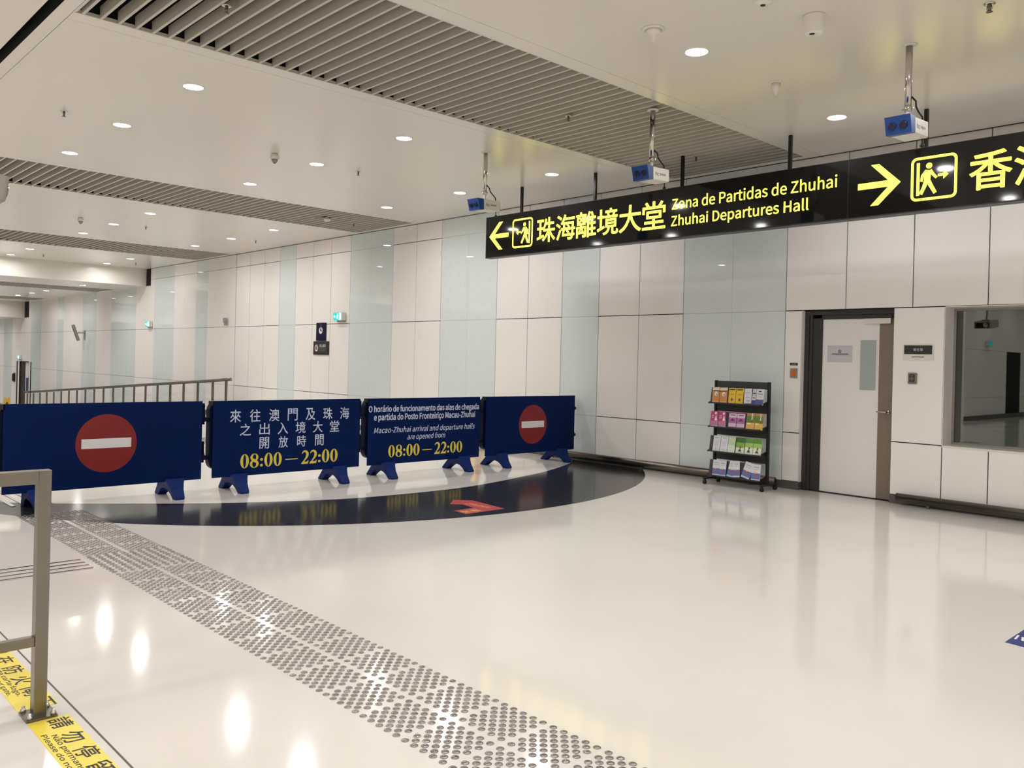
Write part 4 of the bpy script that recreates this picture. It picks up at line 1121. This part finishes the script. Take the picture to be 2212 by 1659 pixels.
mb = MB(); mb.rbox(-.024, .026, -.024, -.017, -.044, .046, M_ORANGE, .005, 'y', 2); mb.build('push_plate', t)
t = thing('call_label', 'tiny black label above the orange push plate', 'label', (-5.36, WY, 1.595))
mb = MB(); mb.box(-.052, .052, -.004, -.0003, -.016, .016, M_BLACK); mb.build('plate', t)
mb = MB(); blocks(mb, at_front(-.0046), -.035, .035, -.007, .007, 5, M_GREYPL); mb.build('lettering', t, keepn=True)

# small devices farther along the wall
t = thing('wall_beacon', 'small grey beacon on the wall above the top end of the ramp handrail', 'beacon', (-21.8, WY, 2.37))
mb = MB(); mb.lathe([(.03, -.05), (.05, -.04), (.06, .06), (.045, .085), (0, .09)], M_GREYPL, Matrix.Translation((0, -.08, .06)), 16); mb.build('dome', t)
mb = MB(); mb.rbox(-.02, .02, -.10, -.0003, -.06, .01, M_GREYPL, .006, 'x', 2); mb.build('bracket', t)
t = thing('wall_phone', 'black oval wall phone left of the far doorway', 'phone', (-44.0, WY, .05))
mb = MB(); mb.rbox(-.13, .13, -.08, -.0003, 0, .36, M_BLACK, .1, 'y', 5); mb.build('handset', t)
mb = MB(); mb.rbox(-.16, .16, -.02, -.0002, -.03, .40, M_CHARCOAL, .1, 'y', 5); mb.build('back_plate', t)
t = thing('wall_detector', 'tiny grey device on the wall at the far left edge', 'device', (-48.3, WY, 1.22))
mb = MB(); mb.rbox(-.12, .12, -.09, -.0003, -.08, .10, M_GREYPL, .03, 'y', 3); mb.build('body', t)
t = thing('column_speaker', 'slim grey column loudspeaker tilted forward on a wall bracket, far down the wall', 'loudspeaker', (-33.9, 9.68, 2.2))
tl = Matrix.Rotation(math.radians(19.5), 4, 'X')
mb = MB(); mb.rbox(-.045, .045, -.05, .05, -.31, .31, M_GREYPL, .015, 'z', 3, mtx=tl); mb.build('housing', t)
mb = MB(); mb.box(-.035, .035, -.054, -.0505, -.28, .28, M_CHARCOAL, tl); mb.build('grille', t)
mb = MB(); mb.rbox(-.03, .03, .05, .30, -.02, .02, M_GREYPL, .005, 'y', 2); mb.rbox(-.06, .06, .29, .318, -.25, .10, M_GREYPL, .01, 'y', 2); mb.build('bracket', t)

# yellow caution stands
def caution_stand(x, y, z, label, rot):
    t = thing('caution_stand', label, 'caution sign', (x, y, z), 'yellow folding floor signs', rot)
    for s in (-1, 1):
        a = math.radians(13 * s); mt = Matrix.Translation((0, s * .155, 0)) @ Matrix.Rotation(a, 4, 'X')
        mb = MB(); mb.prism([(-.15, .0), (-.11, 0), (-.09, .05), (.09, .05), (.11, 0), (.15, 0), (.11, .60), (.085, .64), (.05, .64), (.04, .59), (-.04, .59), (-.05, .64), (-.085, .64), (-.11, .60)], -.012, .012, M_YELLOW, 'y', mt)
        o = mb.build('board', t)
        mb = MB(); mb.prism([(0, .44), (-.07, .32), (.07, .32)], .0122 * s, .0135 * s, M_BLACK, 'y', mt); mb.build('symbol', o)
    return t
caution_stand(-10.95, 9.45, 0, 'yellow folding caution sign behind the gap beside the right no-entry barrier', math.radians(12))
caution_stand(-41.9, 9.25, LOW, 'yellow folding caution sign on the low floor near the far doorway', math.radians(80))

# ------------------------------------------------------------------ things on the ceiling
def sprinkler(x, y, label):
    t = thing('ceiling_sprinkler', label, 'sprinkler', (x, y, H), 'ceiling sprinklers')
    mb = MB(); mb.lathe([(.022, -.01), (.038, -.006), (.040, 0)], M_CHROME, seg=16); mb.build('escutcheon', t)
    mb = MB(); mb.lathe([(.010, -.052), (.012, -.03), (.014, -.01)], M_STEELDK, seg=10)
    for s in (-1, 1): mb.tube([(s * .012, 0, -.012), (s * .018, 0, -.035), (s * .006, 0, -.056)], .003, M_STEELDK, 6)
    mb.build('frame', t)
    mb = MB(); mb.lathe([(.0, -.062), (.022, -.061), (.022, -.058), (.006, -.056)], M_STEELDK, seg=14); mb.build('deflector', t)
for x, y, l in ((-10.27, 2.76, 'small sprinkler on the ceiling at the upper left, left of the nearest downlights'), (-10.3, 6.61, 'small sprinkler between the downlights of the near bay'),
                (-18.37, 6.57, 'tiny sprinkler past the second slatted strip, between two downlights'), (-18.42, 9.08, 'tiny sprinkler past the second slatted strip, close to the wall'),
                (-6.23, 6.62, 'brass-tinted sprinkler in the widest slatted strip, left of the middle pole camera'), (-6.21, 2.78, 'chrome sprinkler in the widest slatted strip at the top of the picture'),
                (-2.1, 6.61, 'chrome sprinkler at the top right of the ceiling'), (-14.4, 9.16, 'tiny sprinkler in the second slatted strip near the wall'), (-26.2, 6.6, 'tiny sprinkler by the downlights before the white soffit'), (-26.2, 9.1, 'tiny sprinkler before the white soffit, close to the wall'), (-6.23, 9.0, 'small sprinkler in the slatted strip behind the hanging sign')):
    sprinkler(x, y, l)
def ceiling_dome(x, y, label, r=.062, z=H):
    t = thing('ceiling_camera', label, 'camera', (x, y, z), 'white dome cameras on the ceiling')
    mb = MB(); mb.lathe([(r * .98, -.075), (r, -.06), (r * .86, -.02), (r * .6, 0)], M_PLASTIC, seg=20); mb.build('housing', t)
    mb = MB(); mb.lathe([(0, -.13), (r * .35, -.122), (r * .62, -.10), (r * .68, -.0752)], M_GREYPL, seg=20); mb.build('dome', t)
    mb = MB(); mb.lathe([(0, -.1315), (r * .2, -.129), (r * .3, -.122)], M_BLACK, seg=14); mb.build('lens', t)
ceiling_dome(-10.27, 5.3, 'white dome camera on the ceiling amid the near downlights'); ceiling_dome(-18.2, 5.24, 'white dome camera past the second slatted strip'); ceiling_dome(-26.0, 5.2, 'white dome camera past the third slatted strip at the left edge')
t = thing('ceiling_detector', 'white cylinder detector with dark eye, hanging from the upper right ceiling', 'detector', (-3.10, 5.96, H))
mb = MB(); mb.lathe([(.0, -.145), (.055, -.145), (.072, -.135), (.076, -.02), (.082, -.012), (.082, 0)], M_PLASTIC, seg=28); mb.build('housing', t)
mb = MB(); mb.lathe([(0, -.149), (.016, -.148), (.022, -.1452)], M_BLACK, Matrix.Translation((.0, -.028, 0)), 14); mb.build('eye', t)
t = thing('ceiling_detector', 'flat white detector with dark eye at the very top edge, left of the cylinder', 'detector', (-3.22, 5.43, H))
mb = MB(); mb.lathe([(.0, -.05), (.045, -.048), (.068, -.03), (.072, 0)], M_PLASTIC, seg=24); mb.build('housing', t)
mb = MB(); mb.lathe([(0, -.055), (.016, -.054), (.02, -.049)], M_BLACK, seg=14); mb.build('eye', t)
t = thing('ceiling_detector', 'white conical detector on a round base, upper right ceiling beside a downlight', 'detector', (-4.13, 5.34, H))
mb = MB(); mb.lathe([(.075, -.014), (.088, -.008), (.09, 0)], M_PLASTIC, seg=24); mb.build('base', t)
mb = MB(); mb.lathe([(0, -.105), (.012, -.102), (.018, -.07), (.05, -.03), (.07, -.0145)], M_PLASTIC, seg=20); mb.build('cone', t)
t = thing('ceiling_detector', 'small white conical detector above the lettering of the black sign', 'detector', (-4.07, 7.13, H))
mb = MB(); mb.lathe([(.05, -.01), (.062, -.006), (.064, 0)], M_PLASTIC, seg=24); mb.build('base', t)
mb = MB(); mb.lathe([(0, -.12), (.01, -.116), (.03, -.07), (.044, -.0105)], M_PLASTIC, seg=20); mb.build('cone', t)
t = thing('ceiling_detector', 'small pale detector beside a dark gap in the second slatted strip', 'detector', (-14.3, 8.5, H))
mb = MB(); mb.lathe([(0, -.06), (.05, -.05), (.07, -.01), (.07, 0)], M_PLASTIC, seg=20); mb.build('housing', t)
mb = MB(); mb.rbox(-.11, .11, -.20, -.09, -.006, .0, M_BLACK, .02, 'z', 3); mb.build('socket', t)
# projector hanging at the left edge, seen whole only as a mirror image in the window
t = thing('ceiling_projector', 'grey projector on a ceiling pole at the far left edge of the ceiling', 'projector', (-6.10, 1.055, 2.565))
tl = Matrix.Rotation(math.radians(-7), 4, 'X')
mb = MB(); mb.rbox(-.17, .17, -.24, .24, -.075, .075, M_GREYPL, .035, 'z', 5, mtx=tl); b = mb.build('body', t)
mb = MB(); mb.rbox(-.13, .13, .2402, .243, -.052, .052, M_BLACK, .015, 'y', 3, mtx=tl); mb.build('front_grille', b)
mb = MB(); mb.lathe([(.0, .0), (.035, .004), (.042, .012), (.048, .004), (.05, 0)], M_CHROME, tl @ Matrix.Translation((.06, .2432, .0)) @ Matrix.Rotation(-math.pi / 2, 4, 'X')); mb.build('lens', b)
mb = MB(); mb.tube([(0, 0, .075), (0, 0, .13), (0, -.03, .18), (0, -.03, H - 2.565)], .02, M_GREYPL); mb.rbox(-.07, .07, -.07, .07, .07, .095, M_GREYPL, .01, 'z'); mb.build('mounting_pole', t)
